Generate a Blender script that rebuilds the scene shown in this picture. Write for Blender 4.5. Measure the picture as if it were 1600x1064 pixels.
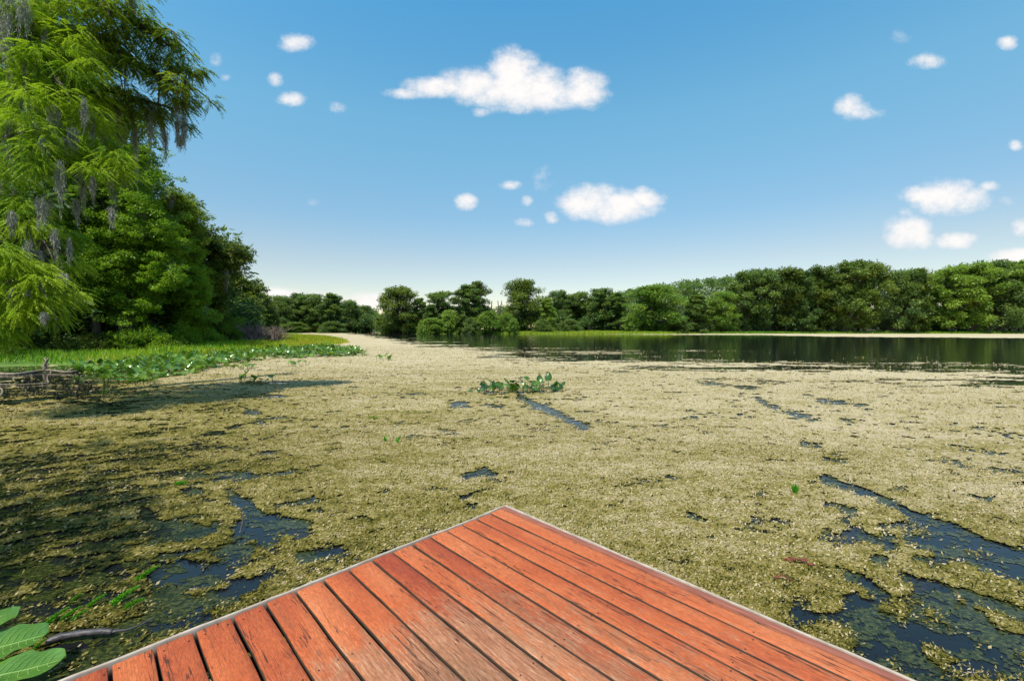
import bpy, math, random
import numpy as np
C = bpy.context
SC = C.scene
for o in list(bpy.data.objects): bpy.data.objects.remove(o)
R = math.radians
rng = np.random.default_rng(7)
random.seed(7)

# ------------------------------------------------------------------ camera
F = 670.0; CX, CY = 800.0, 532.0; HOR = 514.0
PITCH = math.atan((CY-HOR)/F)
CAMZ = 2.2
cd = bpy.data.cameras.new("camera"); cam = bpy.data.objects.new("camera", cd)
SC.collection.objects.link(cam); SC.camera = cam
cam.location = (0, 0, CAMZ); cam.rotation_euler = (math.pi/2-PITCH, 0, 0)
cd.sensor_width = 36; cd.lens = 36*F/1600; cd.clip_start = .05; cd.clip_end = 8000

# ------------------------------------------------------------------ sun, sky, exposure
SUN_EL = 61.0; SUN_H = (-.42, -.91)          # horizontal direction towards the sun (behind the camera, left)
n_ = math.hypot(*SUN_H); sx, sy = SUN_H[0]/n_, SUN_H[1]/n_
ld = bpy.data.lights.new("sun", 'SUN'); sun = bpy.data.objects.new("sun", ld); SC.collection.objects.link(sun)
ld.energy = 4.6; ld.angle = R(.53); ld.color = (1, .95, .86)
from mathutils import Vector
sdir = Vector((sx*math.cos(R(SUN_EL)), sy*math.cos(R(SUN_EL)), math.sin(R(SUN_EL))))
sun.rotation_euler = sdir.to_track_quat('Z', 'Y').to_euler(); sun.location = (0, 0, 60)
SC.view_settings.view_transform = 'Standard'; SC.view_settings.look = 'None'
SC.view_settings.exposure = 0.25; SC.view_settings.gamma = 1
SC.cycles.max_bounces = 7; SC.cycles.transmission_bounces = 5; SC.cycles.diffuse_bounces = 3; SC.cycles.glossy_bounces = 3
SC.cycles.sample_clamp_indirect = 6

W = bpy.data.worlds.new("World"); SC.world = W; W.use_nodes = True
nt = W.node_tree; N = nt.nodes; L = nt.links
bg = N["Background"]
sky = N.new("ShaderNodeTexSky"); sky.sky_type = 'NISHITA'; sky.sun_disc = False
sky.sun_elevation = R(SUN_EL); sky.sun_rotation = math.atan2(sx, sy)
sky.air_density = 1.0; sky.dust_density = .35; sky.ozone_density = 2.2; sky.altitude = 0
SKY_STRENGTH = .148
bg.inputs[1].default_value = SKY_STRENGTH

def direction(px, py):
    """world direction through a point of the photograph's frame"""
    x = (px-CX)/F; y = (CY-py)/F
    cp, sp = math.cos(PITCH), math.sin(PITCH)
    return np.array([x, cp+y*sp, y*cp-sp])
def ground(px, py, z=0.0):
    d = direction(px, py); t = (z-CAMZ)/d[2]
    return np.array([d[0]*t, d[1]*t, z])
def at(px, py, Y):
    d = direction(px, py); t = Y/d[1]
    return np.array([d[0]*t, Y, CAMZ+d[2]*t])
def project(X, Y, Z):
    cp, sp = math.cos(PITCH), math.sin(PITCH)
    z = Z-CAMZ
    dep = Y*cp-z*sp; up = Y*sp+z*cp
    dep = np.maximum(dep, .05)
    return CX+F*X/dep, CY-F*up/dep

def M(op, a, b=None, c=None, clamp=False, T=None):
    T = next((v.id_data for v in (a, b, c) if hasattr(v, 'id_data')), T or nt)
    n = T.nodes.new("ShaderNodeMath"); n.operation = op; n.use_clamp = clamp
    for i, v in enumerate((a, b, c)):
        if v is None: continue
        if isinstance(v, (int, float)): n.inputs[i].default_value = v
        else: T.links.new(v, n.inputs[i])
    return n.outputs[0]
# clouds: soft cumulus fixed to sky directions (gnomonic coordinates u = x/y, v = z/y)
tc = N.new("ShaderNodeTexCoord"); sep = N.new("ShaderNodeSeparateXYZ"); L.new(tc.outputs['Generated'], sep.inputs[0])
yy = M('MAXIMUM', sep.outputs[1], .02)
U = M('DIVIDE', sep.outputs[0], yy); V = M('DIVIDE', sep.outputs[2], yy)
comb = N.new("ShaderNodeCombineXYZ"); L.new(U, comb.inputs[0]); L.new(M('MULTIPLY', V, 1.25), comb.inputs[1])
def wnoise(scale, detail, rough=.55):
    n = N.new("ShaderNodeTexNoise"); n.inputs['Scale'].default_value = scale; n.inputs['Detail'].default_value = detail
    n.inputs['Roughness'].default_value = rough; L.new(comb.outputs[0], n.inputs['Vector']); return n
nA = wnoise(15, 10, .70); nB = wnoise(7, 2)
rag = M('MULTIPLY', M('SUBTRACT', nA.outputs[0], .5), 2.3)
CLOUDS = [  # px, py, rx, ry, strength
 (690,136,62,17,1),(640,146,42,9,.72),(740,132,60,24,1),(800,112,42,36,1.15),(800,140,90,30,1.1),(840,136,52,32,1.1),(850,150,80,24,1),(912,134,36,26,1),(905,150,48,20,.95),
 (820,168,30,10,.5),(750,176,14,7,.55),
 (930,316,58,26,1),(965,322,55,26,1.05),(1002,312,34,16,.9),(1003,297,12,8,.7),(905,318,34,24,.95),(990,328,40,16,.8),
 (727,316,18,14,.95),(862,340,12,9,.7),(820,348,14,7,.5),(798,290,17,7,.55),(822,315,9,8,.5),(850,280,16,16,.25),
 (461,68,26,14,.75),(430,124,12,10,.55),(456,156,22,11,.8),(352,122,9,6,.5),(338,92,9,9,.35),(528,168,10,6,.2),(490,314,10,6,.3),
 (1332,168,28,18,.85),(1350,177,26,10,.5),(1448,96,28,12,.8),(1573,68,16,11,.75),(1406,58,12,8,.2),(1586,227,10,8,.6),
 (1440,305,26,16,.95),(1475,308,60,26,1),(1510,312,40,20,.9),(1534,314,16,9,.6),(1488,296,36,18,.9),(1546,292,14,7,.4),(1572,314,13,8,.35),
 (1418,364,38,26,1),(1434,374,30,16,.9),(1415,332,11,9,.5),(1490,377,34,12,.9),(1510,372,20,8,.7),(1597,357,16,14,.8),(1590,402,50,16,1),
 (436,462,36,13,1),(420,458,16,9,.9),(492,464,40,8,.5),(572,472,40,14,1),(590,466,20,9,.8),(540,472,40,8,.7)]
acc = None
for px, py, rx, ry, s in CLOUDS:
    d = direction(px, py); u0, v0 = d[0]/d[1], d[2]/d[1]
    ru, rv = rx*1.12/F, ry*1.14/F
    a = M('MULTIPLY', M('SUBTRACT', U, float(u0)), float(1/ru)); b = M('MULTIPLY', M('SUBTRACT', V, float(v0)), float(1/rv))
    q = M('ADD', M('MULTIPLY', a, a), M('MULTIPLY', b, b))
    e = M('MULTIPLY', M('SUBTRACT', 1.0, M('MINIMUM', q, 4)), s)
    acc = e if acc is None else M('SMOOTH_MAX', acc, e, .15)
dens = M('ADD', acc, M('MULTIPLY', rag, .95))
mr = N.new("ShaderNodeMapRange"); mr.interpolation_type = 'SMOOTHSTEP'
L.new(dens, mr.inputs[0]); mr.inputs[1].default_value = -.15; mr.inputs[2].default_value = 1.15
front = M('GREATER_THAN', sep.outputs[1], .03)
cm = M('MULTIPLY', mr.outputs[0], front)
ccol = N.new("ShaderNodeMixRGB"); ccol.inputs[1].default_value = (5.2, 5.05, 5.1, 1); ccol.inputs[2].default_value = (6.0, 5.8, 5.65, 1)
L.new(M('ADD', M('MULTIPLY', dens, .5), M('MULTIPLY', nB.outputs[0], .4), clamp=True), ccol.inputs[0])
tint = N.new("ShaderNodeMixRGB"); tint.blend_type = 'MULTIPLY'; tint.inputs[0].default_value = 1
L.new(sky.outputs[0], tint.inputs[1])
tr_ = N.new("ShaderNodeValToRGB"); L.new(sep.outputs[2], tr_.inputs[0])      # humid air: paler and less saturated low down
for p_, c_ in ((0, (.98, .80, .66)), (.15, (.97, .86, .73)), (.24, (.84, .97, .88)), (.42, (.84, 1.31, 1.16)), (.60, (.57, 1.33, 1.36)), (.85, (.88, 1.06, 1.10))):
    e_ = tr_.color_ramp.elements[0] if p_ == 0 else (tr_.color_ramp.elements[-1] if p_ == .85 else tr_.color_ramp.elements.new(p_))
    e_.position = p_; e_.color = (*c_, 1)
L.new(tr_.outputs[0], tint.inputs[2])
mx = N.new("ShaderNodeMixRGB"); L.new(cm, mx.inputs[0]); L.new(tint.outputs[0], mx.inputs[1]); L.new(ccol.outputs[0], mx.inputs[2])
L.new(mx.outputs[0], bg.inputs[0])
SKYTINT = tint

# ------------------------------------------------------------------ helpers
def tag(o, label=None, cat=None, group=None, kind=None):
    for k, v in (('label', label), ('category', cat), ('group', group), ('kind', kind)):
        if v: o[k] = v
    return o
def empty(name, loc=(0, 0, 0)):
    o = bpy.data.objects.new(name, None); SC.collection.objects.link(o); o.location = [float(v) for v in loc]
    o.empty_display_size = .2
    return o
def link(name, me, parent=None):
    o = bpy.data.objects.new(name, me); SC.collection.objects.link(o)
    if parent: o.parent = parent
    return o
def mesh(name, verts, faces, mats, attrs=None, midx=None, smooth=False):
    """verts (n,3); faces (m,k) array or list of such arrays; attrs: name -> per-vertex float"""
    if not isinstance(faces, list): faces = [faces]
    faces = [np.asarray(f, dtype=np.int32) for f in faces if len(f)]
    me = bpy.data.meshes.new(name)
    verts = np.asarray(verts, dtype=np.float32)
    me.vertices.add(len(verts)); me.vertices.foreach_set("co", verts.ravel())
    loops = np.concatenate([f.ravel() for f in faces]); tot = np.concatenate([np.full(len(f), f.shape[1]) for f in faces])
    me.loops.add(len(loops)); me.loops.foreach_set("vertex_index", loops)
    me.polygons.add(len(tot))
    st = np.concatenate([[0], np.cumsum(tot)[:-1]]).astype(np.int32)
    me.polygons.foreach_set("loop_start", st)
    for m in (mats if isinstance(mats, (list, tuple)) else [mats]): me.materials.append(m)
    if midx is not None: me.polygons.foreach_set("material_index", np.asarray(midx, dtype=np.int32))
    if smooth: me.polygons.foreach_set("use_smooth", np.ones(len(tot), dtype=bool))
    for k, v in (attrs or {}).items():
        a = me.attributes.new(k, 'FLOAT', 'POINT'); a.data.foreach_set("value", np.asarray(v, dtype=np.float32))
    me.update(calc_edges=True); me.validate()
    return me
def unit(a):
    return a/np.maximum(np.linalg.norm(a, axis=-1, keepdims=True), 1e-9)
def rdir(n, zs=1.0):
    v = rng.normal(size=(n, 3)); v[:, 2] *= zs
    return unit(v)

def lattice(ix, iy, seed):
    h = (ix.astype(np.int64)*374761393 + iy.astype(np.int64)*668265263 + seed*982451653) & 0xffffffff
    h = ((h ^ (h >> 13))*1274126177) & 0xffffffff
    return ((h ^ (h >> 16)) & 0xffff)/65535.0
def vnoise(x, y, seed=0):
    ix = np.floor(x); iy = np.floor(y); fx = x-ix; fy = y-iy
    fx = fx*fx*(3-2*fx); fy = fy*fy*(3-2*fy)
    a = lattice(ix, iy, seed); b = lattice(ix+1, iy, seed); c = lattice(ix, iy+1, seed); d = lattice(ix+1, iy+1, seed)
    return (a*(1-fx)+b*fx)*(1-fy)+(c*(1-fx)+d*fx)*fy
def fbm(x, y, seed=0, octv=5, g=.55):
    s = 0; a = 1; t = 0
    for k in range(octv):
        s = s+a*vnoise(x*2**k+k*17.3, y*2**k-k*9.1, seed+k); t += a; a *= g
    return s/t-.5
def sstep(a, b, x):
    t = np.clip((x-a)/(b-a), 0, 1); return t*t*(3-2*t)

class Leaves:
    """collects leaf faces as rhombi; base p, direction t, side s"""
    def __init__(self): self.v = []; self.tone = []
    def add(self, p, t, s, l, w, tone, bend=0.0):
        l = np.asarray(l)[:, None]; w = np.asarray(w)[:, None]
        nrm = np.cross(t, s)
        mid = p+t*l*.5+nrm*l*bend
        a = np.stack([p, mid+s*w*.5, p+t*l, mid-s*w*.5], axis=1)
        self.v.append(a.reshape(-1, 3)); self.tone.append(np.repeat(tone, 4))
    def build(self, name, mat):
        v = np.concatenate(self.v); t = np.concatenate(self.tone)
        f = np.arange(len(v)).reshape(-1, 4)
        return mesh(name, v, f, mat, {'tone': t})

class Tubes:
    def __init__(self): self.v = []; self.f = []; self.n = 0
    def add(self, pts, rad, k=6, wob=0.0, cap=True):
        pts = np.asarray(pts, float); rad = np.asarray(rad, float)
        m = len(pts)
        tan = unit(np.gradient(pts, axis=0))
        ref = np.array([0, 0, 1.0]) if abs(tan[0][2]) < .9 else np.array([1.0, 0, 0])
        ang = np.linspace(0, 2*math.pi, k, endpoint=False)
        vs = []
        u = unit(np.cross(tan[0], ref)[None])[0]
        for i in range(m):
            u = u-tan[i]*np.dot(u, tan[i]); u = u/max(np.linalg.norm(u), 1e-9); w = np.cross(tan[i], u)
            rr = rad[i]*(1+wob*rng.normal(size=k))
            vs.append(pts[i]+rr[:, None]*(np.cos(ang)[:, None]*u+np.sin(ang)[:, None]*w))
        v = np.concatenate(vs); f = []
        for i in range(m-1):
            for j in range(k):
                a = i*k+j; b = i*k+(j+1) % k
                f.append((a, b, b+k, a+k))
        self.v.append(v); self.f.append(np.array(f)+self.n); self.n += len(v)
        if cap:                      # close both ends with a tiny cone
            for e, o in ((0, 0), (m-1, (m-1)*k)):
                self.v.append(pts[e][None]+tan[e][None]*(rad[e]*.3*(1 if e else -1)))
                ci = self.n; self.n += 1
                base = ci-len(v) if e == 0 else ci-len(v)-1
                q = []
                for j in range(k):
                    a = base+o+j; b = base+o+(j+1) % k
                    q.append((a, b, ci, ci) if e else (b, a, ci, ci))
                self.f.append(np.array(q))
    def build(self, name, mat, smooth=True):
        v = np.concatenate(self.v); f = np.concatenate(self.f)
        tri = f[f[:, 2] == f[:, 3]][:, :3]; quad = f[f[:, 2] != f[:, 3]]
        return mesh(name, v, [quad, tri], mat, smooth=smooth)
def curve(pts, n=8):
    """Catmull-Rom through pts"""
    p = np.asarray(pts, float); p = np.concatenate([[2*p[0]-p[1]], p, [2*p[-1]-p[-2]]])
    out = []
    for i in range(1, len(p)-2):
        for t in np.linspace(0, 1, n, endpoint=False):
            out.append(.5*((2*p[i])+(-p[i-1]+p[i+1])*t+(2*p[i-1]-5*p[i]+4*p[i+1]-p[i+2])*t*t+(-p[i-1]+3*p[i]-3*p[i+1]+p[i+2])*t**3))
    out.append(p[-2]); return np.array(out)

# ------------------------------------------------------------------ materials
def new_mat(name):
    m = bpy.data.materials.new(name); m.use_nodes = True
    return m, m.node_tree, m.node_tree.nodes, m.node_tree.links, m.node_tree.nodes['Principled BSDF']
def ramp(T, fac, stops):
    r = T.nodes.new("ShaderNodeValToRGB"); T.links.new(fac, r.inputs[0])
    el = r.color_ramp.elements
    while len(el) < len(stops): el.new(.5)
    for e, (p, c) in zip(el, stops): e.position = p; e.color = (*c, 1)
    return r.outputs[0]
def noise(T, scale, detail=4, rough=.5, vec=None, dist=0):
    n = T.nodes.new("ShaderNodeTexNoise"); n.inputs['Scale'].default_value = scale; n.inputs['Detail'].default_value = detail
    n.inputs['Roughness'].default_value = rough; n.inputs['Distortion'].default_value = dist
    if vec is not None: T.links.new(vec, n.inputs['Vector'])
    return n.outputs[0]
def mapping(T, scale, src='Object', rot=(0, 0, 0)):
    t = T.nodes.new("ShaderNodeTexCoord"); m = T.nodes.new("ShaderNodeMapping")
    T.links.new(t.outputs[src], m.inputs[0]); m.inputs['Scale'].default_value = scale; m.inputs['Rotation'].default_value = rot
    return m.outputs[0]
def attr(T, name):
    a = T.nodes.new("ShaderNodeAttribute"); a.attribute_name = name; return a.outputs['Fac']
def mixc(T, f, a, b, mode='MIX'):
    m = T.nodes.new("ShaderNodeMixRGB"); m.blend_type = mode
    for i, v in enumerate((f, a, b)):
        if isinstance(v, (int, float)): m.inputs[i].default_value = v
        elif isinstance(v, tuple): m.inputs[i].default_value = (*v, 1)
        else: T.links.new(v, m.inputs[i])
    return m.outputs[0]
def bump(T, h, s, dist, p):
    b = T.nodes.new("ShaderNodeBump"); b.inputs['Strength'].default_value = s; b.inputs['Distance'].default_value = dist
    T.links.new(h, b.inputs['Height']); T.links.new(b.outputs[0], p.inputs['Normal']); return b
def leaf_mat(name, stops, trans=.3, rough=.5, spec=.35, vary=.35):
    m, T, n, l, p = new_mat(name)
    t = attr(T, 'tone')
    oi = T.nodes.new("ShaderNodeObjectInfo")
    t2 = M('ADD', t, M('MULTIPLY', M('SUBTRACT', oi.outputs['Random'], .5 if vary > .2 else 0), vary, T=T), clamp=True, T=T)
    t2 = M('ADD', t2, .28 if vary > .2 else 0, clamp=True)
    col = ramp(T, t2, stops)
    l.new(col, p.inputs['Base Color']); p.inputs['Roughness'].default_value = rough; p.inputs['Specular IOR Level'].default_value = spec
    tr = n.new("ShaderNodeBsdfTranslucent")
    tcol = mixc(T, 1.0, col, (1.25, 1.35, .55), 'MULTIPLY'); l.new(tcol, tr.inputs[0])
    mxs = n.new("ShaderNodeMixShader"); mxs.inputs[0].default_value = trans
    l.new(p.outputs[0], mxs.inputs[1]); l.new(tr.outputs[0], mxs.inputs[2]); l.new(mxs.outputs[0], n['Material Output'].inputs[0])
    return m
def plain(name, c1, c2, scale=6, rough=.8, bmp=.5, bd=.02, stretch=(1, 1, 1), spec=.3):
    m, T, n, l, p = new_mat(name)
    v = mapping(T, stretch)
    f = noise(T, scale, 6, .6, v)
    l.new(mixc(T, M('MULTIPLY_ADD', f, 2.2, -.6, clamp=True, T=T), c1, c2), p.inputs['Base Color'])
    p.inputs['Roughness'].default_value = rough; p.inputs['Specular IOR Level'].default_value = spec
    bump(T, noise(T, scale*2.2, 6, .65, v), bmp, bd, p)
    return m
MAT = {}
MAT['lime'] = leaf_mat('lime_leaf', [(0, (.03, .08, .006)), (.45, (.14, .26, .012)), (1, (.33, .45, .024))], .40)
MAT['olive'] = leaf_mat('olive_leaf', [(0, (.025, .06, .009)), (.5, (.095, .165, .015)), (1, (.24, .31, .025))], .42)
MAT['green'] = leaf_mat('green_leaf', [(0, (.02, .055, .008)), (.45, (.075, .17, .012)), (1, (.23, .36, .022))], .42)
MAT['dark'] = leaf_mat('dark_leaf', [(0, (.018, .042, .012)), (.5, (.06, .11, .018)), (1, (.17, .22, .035))], .38)
MAT['far'] = leaf_mat('far_leaf', [(0, (.024, .062, .030)), (.5, (.075, .145, .045)), (1, (.18, .25, .055))], .42)
MAT['farbright'] = leaf_mat('far_bright_leaf', [(0, (.04, .10, .02)), (.5, (.11, .21, .03)), (1, (.24, .34, .05))], .38)
MAT['grass'] = leaf_mat('grass_blade', [(0, (.05, .14, .01)), (.45, (.17, .34, .012)), (.72, (.33, .42, .02)), (1, (.50, .36, .04))], .35, vary=0)
MAT['lily'] = leaf_mat('lily_leaf', [(0, (.025, .08, .006)), (.5, (.08, .19, .012)), (1, (.20, .32, .03))], .22, rough=.2, spec=.9, vary=.1)
MAT['moss'] = leaf_mat('spanish_moss_strand', [(0, (.09, .085, .075)), (.5, (.27, .26, .235)), (1, (.54, .52, .48))], .25, rough=.8, spec=.1, vary=.2)
MAT['twig'] = leaf_mat('dead_twig', [(0, (.25, .17, .16)), (.5, (.42, .31, .30)), (1, (.55, .44, .42))], .1, rough=.8, spec=.1, vary=0)
MAT['bark'] = plain('bark', (.035, .028, .022), (.13, .11, .09), 5, .9, .8, .04, (1, 1, .25))
MAT['greybark'] = plain('grey_bark', (.09, .08, .07), (.26, .23, .21), 5, .9, .8, .04, (1, 1, .25))
MAT['drift'] = plain('driftwood', (.12, .09, .065), (.36, .29, .22), 7, .8, .6, .02, (1, 1, 1))
MAT['wetlog'] = plain('wet_wood', (.02, .018, .02), (.09, .08, .085), 14, .45, .7, .01, (1, 1, 1), .6)
MAT['brownleaf'] = plain('brown_leaf', (.20, .10, .05), (.48, .30, .17), 12, .6, .3, .01)
MAT['redleaf'] = plain('red_debris', (.10, .025, .015), (.25, .07, .04), 30, .6, .3, .005)

# ground
m, T, n, l, p = new_mat('marsh_ground')
v = mapping(T, (1, 1, 1))
f = noise(T, .35, 8, .65, v)
l.new(mixc(T, attr(T, 'wood'), ramp(T, f, [(.3, (.05, .10, .015)), (.5, (.10, .20, .02)), (.7, (.20, .28, .03))]), ramp(T, f, [(.3, (.02, .022, .010)), (.7, (.045, .05, .02))])), p.inputs['Base Color'])
p.inputs['Roughness'].default_value = .95; bump(T, noise(T, 3, 6, .6, v), .8, .15, p); MAT['ground'] = m
# water
m, T, n, l, p = new_mat('lake_water')
v = mapping(T, (1, 1, 1))
far_f = T.nodes.new("ShaderNodeCameraData")
p.inputs['Base Color'].default_value = (.010, .012, .014, 1); p.inputs['Roughness'].default_value = .04; p.inputs['IOR'].default_value = 1.33
p.inputs['Specular IOR Level'].default_value = .5
b = bump(T, noise(T, 2.2, 5, .55, mapping(T, (.6, 1.6, 1))), .10, .06, p); MAT['water'] = m
# floating weed sheet and flakes
def weed_mat(name, flake):
    m, T, n, l, p = new_mat(name)
    t = attr(T, 'tone')
    v = mapping(T, (1, 1, 1))
    fine = noise(T, 42 if not flake else 8, 5, .7, v)
    mid = noise(T, 2.3, 5, .6, mapping(T, (.7, 1.3, 1)))
    tt = M('ADD', t, M('MULTIPLY', M('SUBTRACT', fine, .5), 1.5 if not flake else .8, T=T), T=T)
    med = noise(T, 11, 6, .75, mapping(T, (.8, 1.3, 1))); wide = noise(T, .55, 5, .65, mapping(T, (.6, 1.9, 1)))
    tt = M('ADD', tt, M('MULTIPLY', M('SUBTRACT', med, .5), .45, T=T), T=T)
    tt = M('ADD', tt, M('MULTIPLY', M('SUBTRACT', wide, .5), .55, T=T), T=T)
    tt = M('ADD', tt, M('MULTIPLY', M('SUBTRACT', mid, .5), .5, T=T), clamp=True, T=T)
    col = ramp(T, tt, [(0, (.005, .010, .002)), (.22, (.040, .046, .006)), (.45, (.160, .136, .020)), (.66, (.280, .230, .058)), (.84, (.39, .31, .135)), (1, (.52, .43, .255))])
    l.new(col, p.inputs['Base Color']); p.inputs['Roughness'].default_value = .6; p.inputs['Specular IOR Level'].default_value = .10
    if flake:
        tr = n.new("ShaderNodeBsdfTranslucent"); l.new(col, tr.inputs[0])
        ms = n.new("ShaderNodeMixShader"); ms.inputs[0].default_value = .15
        l.new(p.outputs[0], ms.inputs[1]); l.new(tr.outputs[0], ms.inputs[2]); l.new(ms.outputs[0], n['Material Output'].inputs[0])
    else:
        hh = M('ADD', noise(T, 30, 6, .75, v), M('MULTIPLY', noise(T, 90, 3, .6, v), .4, T=T), T=T)
        bump(T, hh, .9, .035, p)
    return m
MAT['weed'] = weed_mat('floating_weed_mat', False); MAT['flake'] = weed_mat('floating_weed_leaf', True)

m, T, n, l, p = new_mat('sunken_weed_wet')
l.new(ramp(T, noise(T, 24, 6, .75, mapping(T, (1, 1.4, 1))), [(.35, (.004, .007, .003)), (.5, (.026, .034, .008)), (.66, (.10, .10, .025))]), p.inputs['Base Color'])
p.inputs['Roughness'].default_value = .12; p.inputs['IOR'].default_value = 1.33
bump(T, noise(T, 30, 5, .7, mapping(T, (1, 1, 1))), .35, .01, p); MAT['sunk'] = m
# ------------------------------------------------------------------ shoreline, terrain, water
def G(px, py): return tuple(ground(px, py)[:2])
SHORE = [(-9, -60), (-11, -10), (-12.5, 4), (-15, 9), (-24, 17), G(0, 573), G(120, 570), G(215, 565), G(300, 559), G(400, 552), G(480, 544), G(535, 536), G(515, 529), G(455, 523),
         (-112, 230), (-160, 300), (-100, 330), (-60, 290), (-52, 235), (-20, 196), (0, 186), (30, 182), (65, 180), (85, 196), (150, 200), (260, 196), (420, 170), (520, 60), (400, -60)]
SH = np.array(SHORE)
def shore_dist(X, Y):
    """signed distance to the shoreline: > 0 on land"""
    best = np.full(X.shape, 1e9); inside = np.zeros(X.shape, bool)
    n = len(SH)
    for i in range(n):
        a = SH[i]; b = SH[(i+1) % n]; d = b-a
        t = np.clip(((X-a[0])*d[0]+(Y-a[1])*d[1])/(d@d), 0, 1)
        best = np.minimum(best, np.hypot(X-a[0]-t*d[0], Y-a[1]-t*d[1]))
        c = (a[1] > Y) != (b[1] > Y)
        if abs(b[1]-a[1]) > 1e-9:
            xi = a[0]+(Y-a[1])*(b[0]-a[0])/(b[1]-a[1]); inside ^= c & (X < xi)
    return np.where(inside, -best, best)
def terrain_z(X, Y):
    sd = shore_dist(X, Y)+fbm(X/6, Y/6, 3, 3)*3
    z = np.where(sd > 0, .03+.22*sstep(0, 6, sd)+.5*sstep(8, 40, sd), -.9*sstep(0, -6, sd))
    hill = 20*np.exp(-((X-150)/95)**2-((Y-330)/70)**2)+14*np.exp(-((X-330)/110)**2-((Y-300)/70)**2)
    return z+hill*sstep(20, 80, sd)
def polar(rs, th):
    A, B = np.meshgrid(rs, th, indexing='ij')
    return A*np.sin(B), A*np.cos(B)
rs = np.concatenate([[0.01], np.geomspace(3, 4000, 230)]); th = np.linspace(-math.pi, math.pi, 361)
X, Y = polar(rs, th); Z = terrain_z(X, Y)
nr, nc = X.shape; idx = np.arange(nr*nc).reshape(nr, nc)
fc = np.stack([idx[:-1, :-1], idx[:-1, 1:], idx[1:, 1:], idx[1:, :-1]], -1).reshape(-1, 4)
tag(link('ground', mesh('ground', np.stack([X, Y, Z], -1).reshape(-1, 3), fc[:, ::-1], MAT['ground'], {'wood': sstep(3, 12, shore_dist(X, Y)-9*sstep(-40, -20, -np.abs(X-20))*sstep(150, 170, Y)).ravel()}, smooth=True)), kind='structure')
s = 900
wv = np.array([(-s, -s, 0), (s, -s, 0), (s, s, 0), (-s, s, 0)], float)
tag(link('water', mesh('water', wv, np.array([[0, 1, 2, 3]]), MAT['water'])), kind='structure')

# ---- floating weed: cover field
STREAKS = [  # polyline in frame points, half width, strength
 ([(812, 621), (845, 636), (880, 653), (918, 669)], 5, 1.3), ([(700, 631), (726, 630)], 4.5, 1.2), ([(750, 632), (785, 636)], 3, .8),
 ([(722, 743), (760, 735)], 5, 1.4), ([(728, 783), (742, 777), (762, 766)], 4.5, 1.3), ([(690, 674), (712, 676)], 2.5, .7),
 ([(1288, 750), (1330, 765), (1365, 776), (1405, 795), (1445, 812), (1490, 825), (1540, 850), (1600, 872)], 6, 1.25),
 ([(1290, 790), (1338, 800)], 4, 1), ([(1318, 812), (1340, 810)], 4, 1), ([(1315, 830), (1365, 845), (1395, 855)], 5, 1.1),
 ([(1185, 625), (1215, 640), (1262, 652)], 5, .9), ([(1255, 618), (1300, 628), (1355, 638)], 4, .8), ([(1250, 692), (1280, 699)], 4, 1), ([(1475, 721), (1500, 726)], 4, 1),
 ([(1290, 718), (1312, 722)], 3, .7), ([(1078, 806), (1098, 812)], 4, .7), ([(1095, 833), (1110, 836)], 4, .7), ([(1364, 872), (1385, 875)], 5, 1), ([(1370, 875), (1382, 884)], 4, .8),
 ([(1510, 778), (1552, 779)], 3.5, .9), ([(1460, 830), (1520, 850), (1600, 885)], 7, .9), ([(1420, 840), (1520, 880), (1600, 900)], 8, .6),
 ([(1325, 902), (1350, 912), (1385, 935)], 7, 1.1), ([(1420, 908), (1480, 925)], 7, 1), ([(1510, 930), (1560, 950), (1600, 965)], 8, 1.1), ([(1440, 930), (1480, 955)], 9, 1),
 ([(1230, 955), (1270, 970), (1330, 965)], 8, 1.1), ([(1345, 950), (1400, 1000), (1450, 1060)], 20, 1.2), ([(1500, 960), (1560, 1000), (1600, 1010)], 12, 1.1), ([(1430, 985), (1520, 1030), (1600, 1050)], 12, .9), ([(1350, 975), (1370, 1030)], 22, .9),
 ([(235, 812), (262, 830)], 7, 1.3), ([(275, 838), (330, 828)], 6, 1.2), ([(225, 800), (245, 816)], 5, 1), ([(340, 745), (392, 742)], 4, 1.1), ([(290, 772), (312, 770)], 5, 1.1),
 ([(305, 760), (318, 758)], 4, 1), ([(285, 742), (340, 748)], 4, .6), ([(375, 785), (398, 800)], 9, 1.3), ([(360, 770), (380, 790)], 5, .8), ([(330, 785), (372, 782)], 4, .7), ([(440, 795), (492, 783)], 6, 1.2), ([(400, 815), (440, 822), (475, 830)], 14, 1.25), ([(375, 830), (420, 840)], 10, .8),
 ([(250, 908), (290, 900), (330, 915), (355, 880), (375, 862)], 13, 1.3), ([(300, 890), (270, 910)], 10, .9), ([(245, 940), (300, 945)], 9, .8), ([(340, 930), (430, 900)], 7, .7), ([(380, 920), (440, 900)], 8, .7), ([(470, 875), (540, 860)], 7, 1.2), ([(495, 862), (520, 850)], 5, .8), ([(540, 812), (580, 812)], 3, .7),
 ([(355, 668), (372, 668)], 5, 1.2), ([(395, 664), (410, 660)], 4, 1), ([(330, 677), (345, 676)], 4, 1), ([(385, 641), (400, 645)], 5, .9), ([(375, 622), (440, 620)], 3, .6), ([(300, 697), (385, 700)], 4, .6), ([(270, 688), (345, 678)], 3, .6),
 ([(1090, 597), (1150, 604), (1178, 607)], 2.5, .9), ([(1150, 606), (1225, 598)], 2, .6), ([(380, 598), (440, 599)], 2.5, 1.0), ([(755, 612), (800, 614), (870, 610)], 3.5, .65)]
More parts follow.
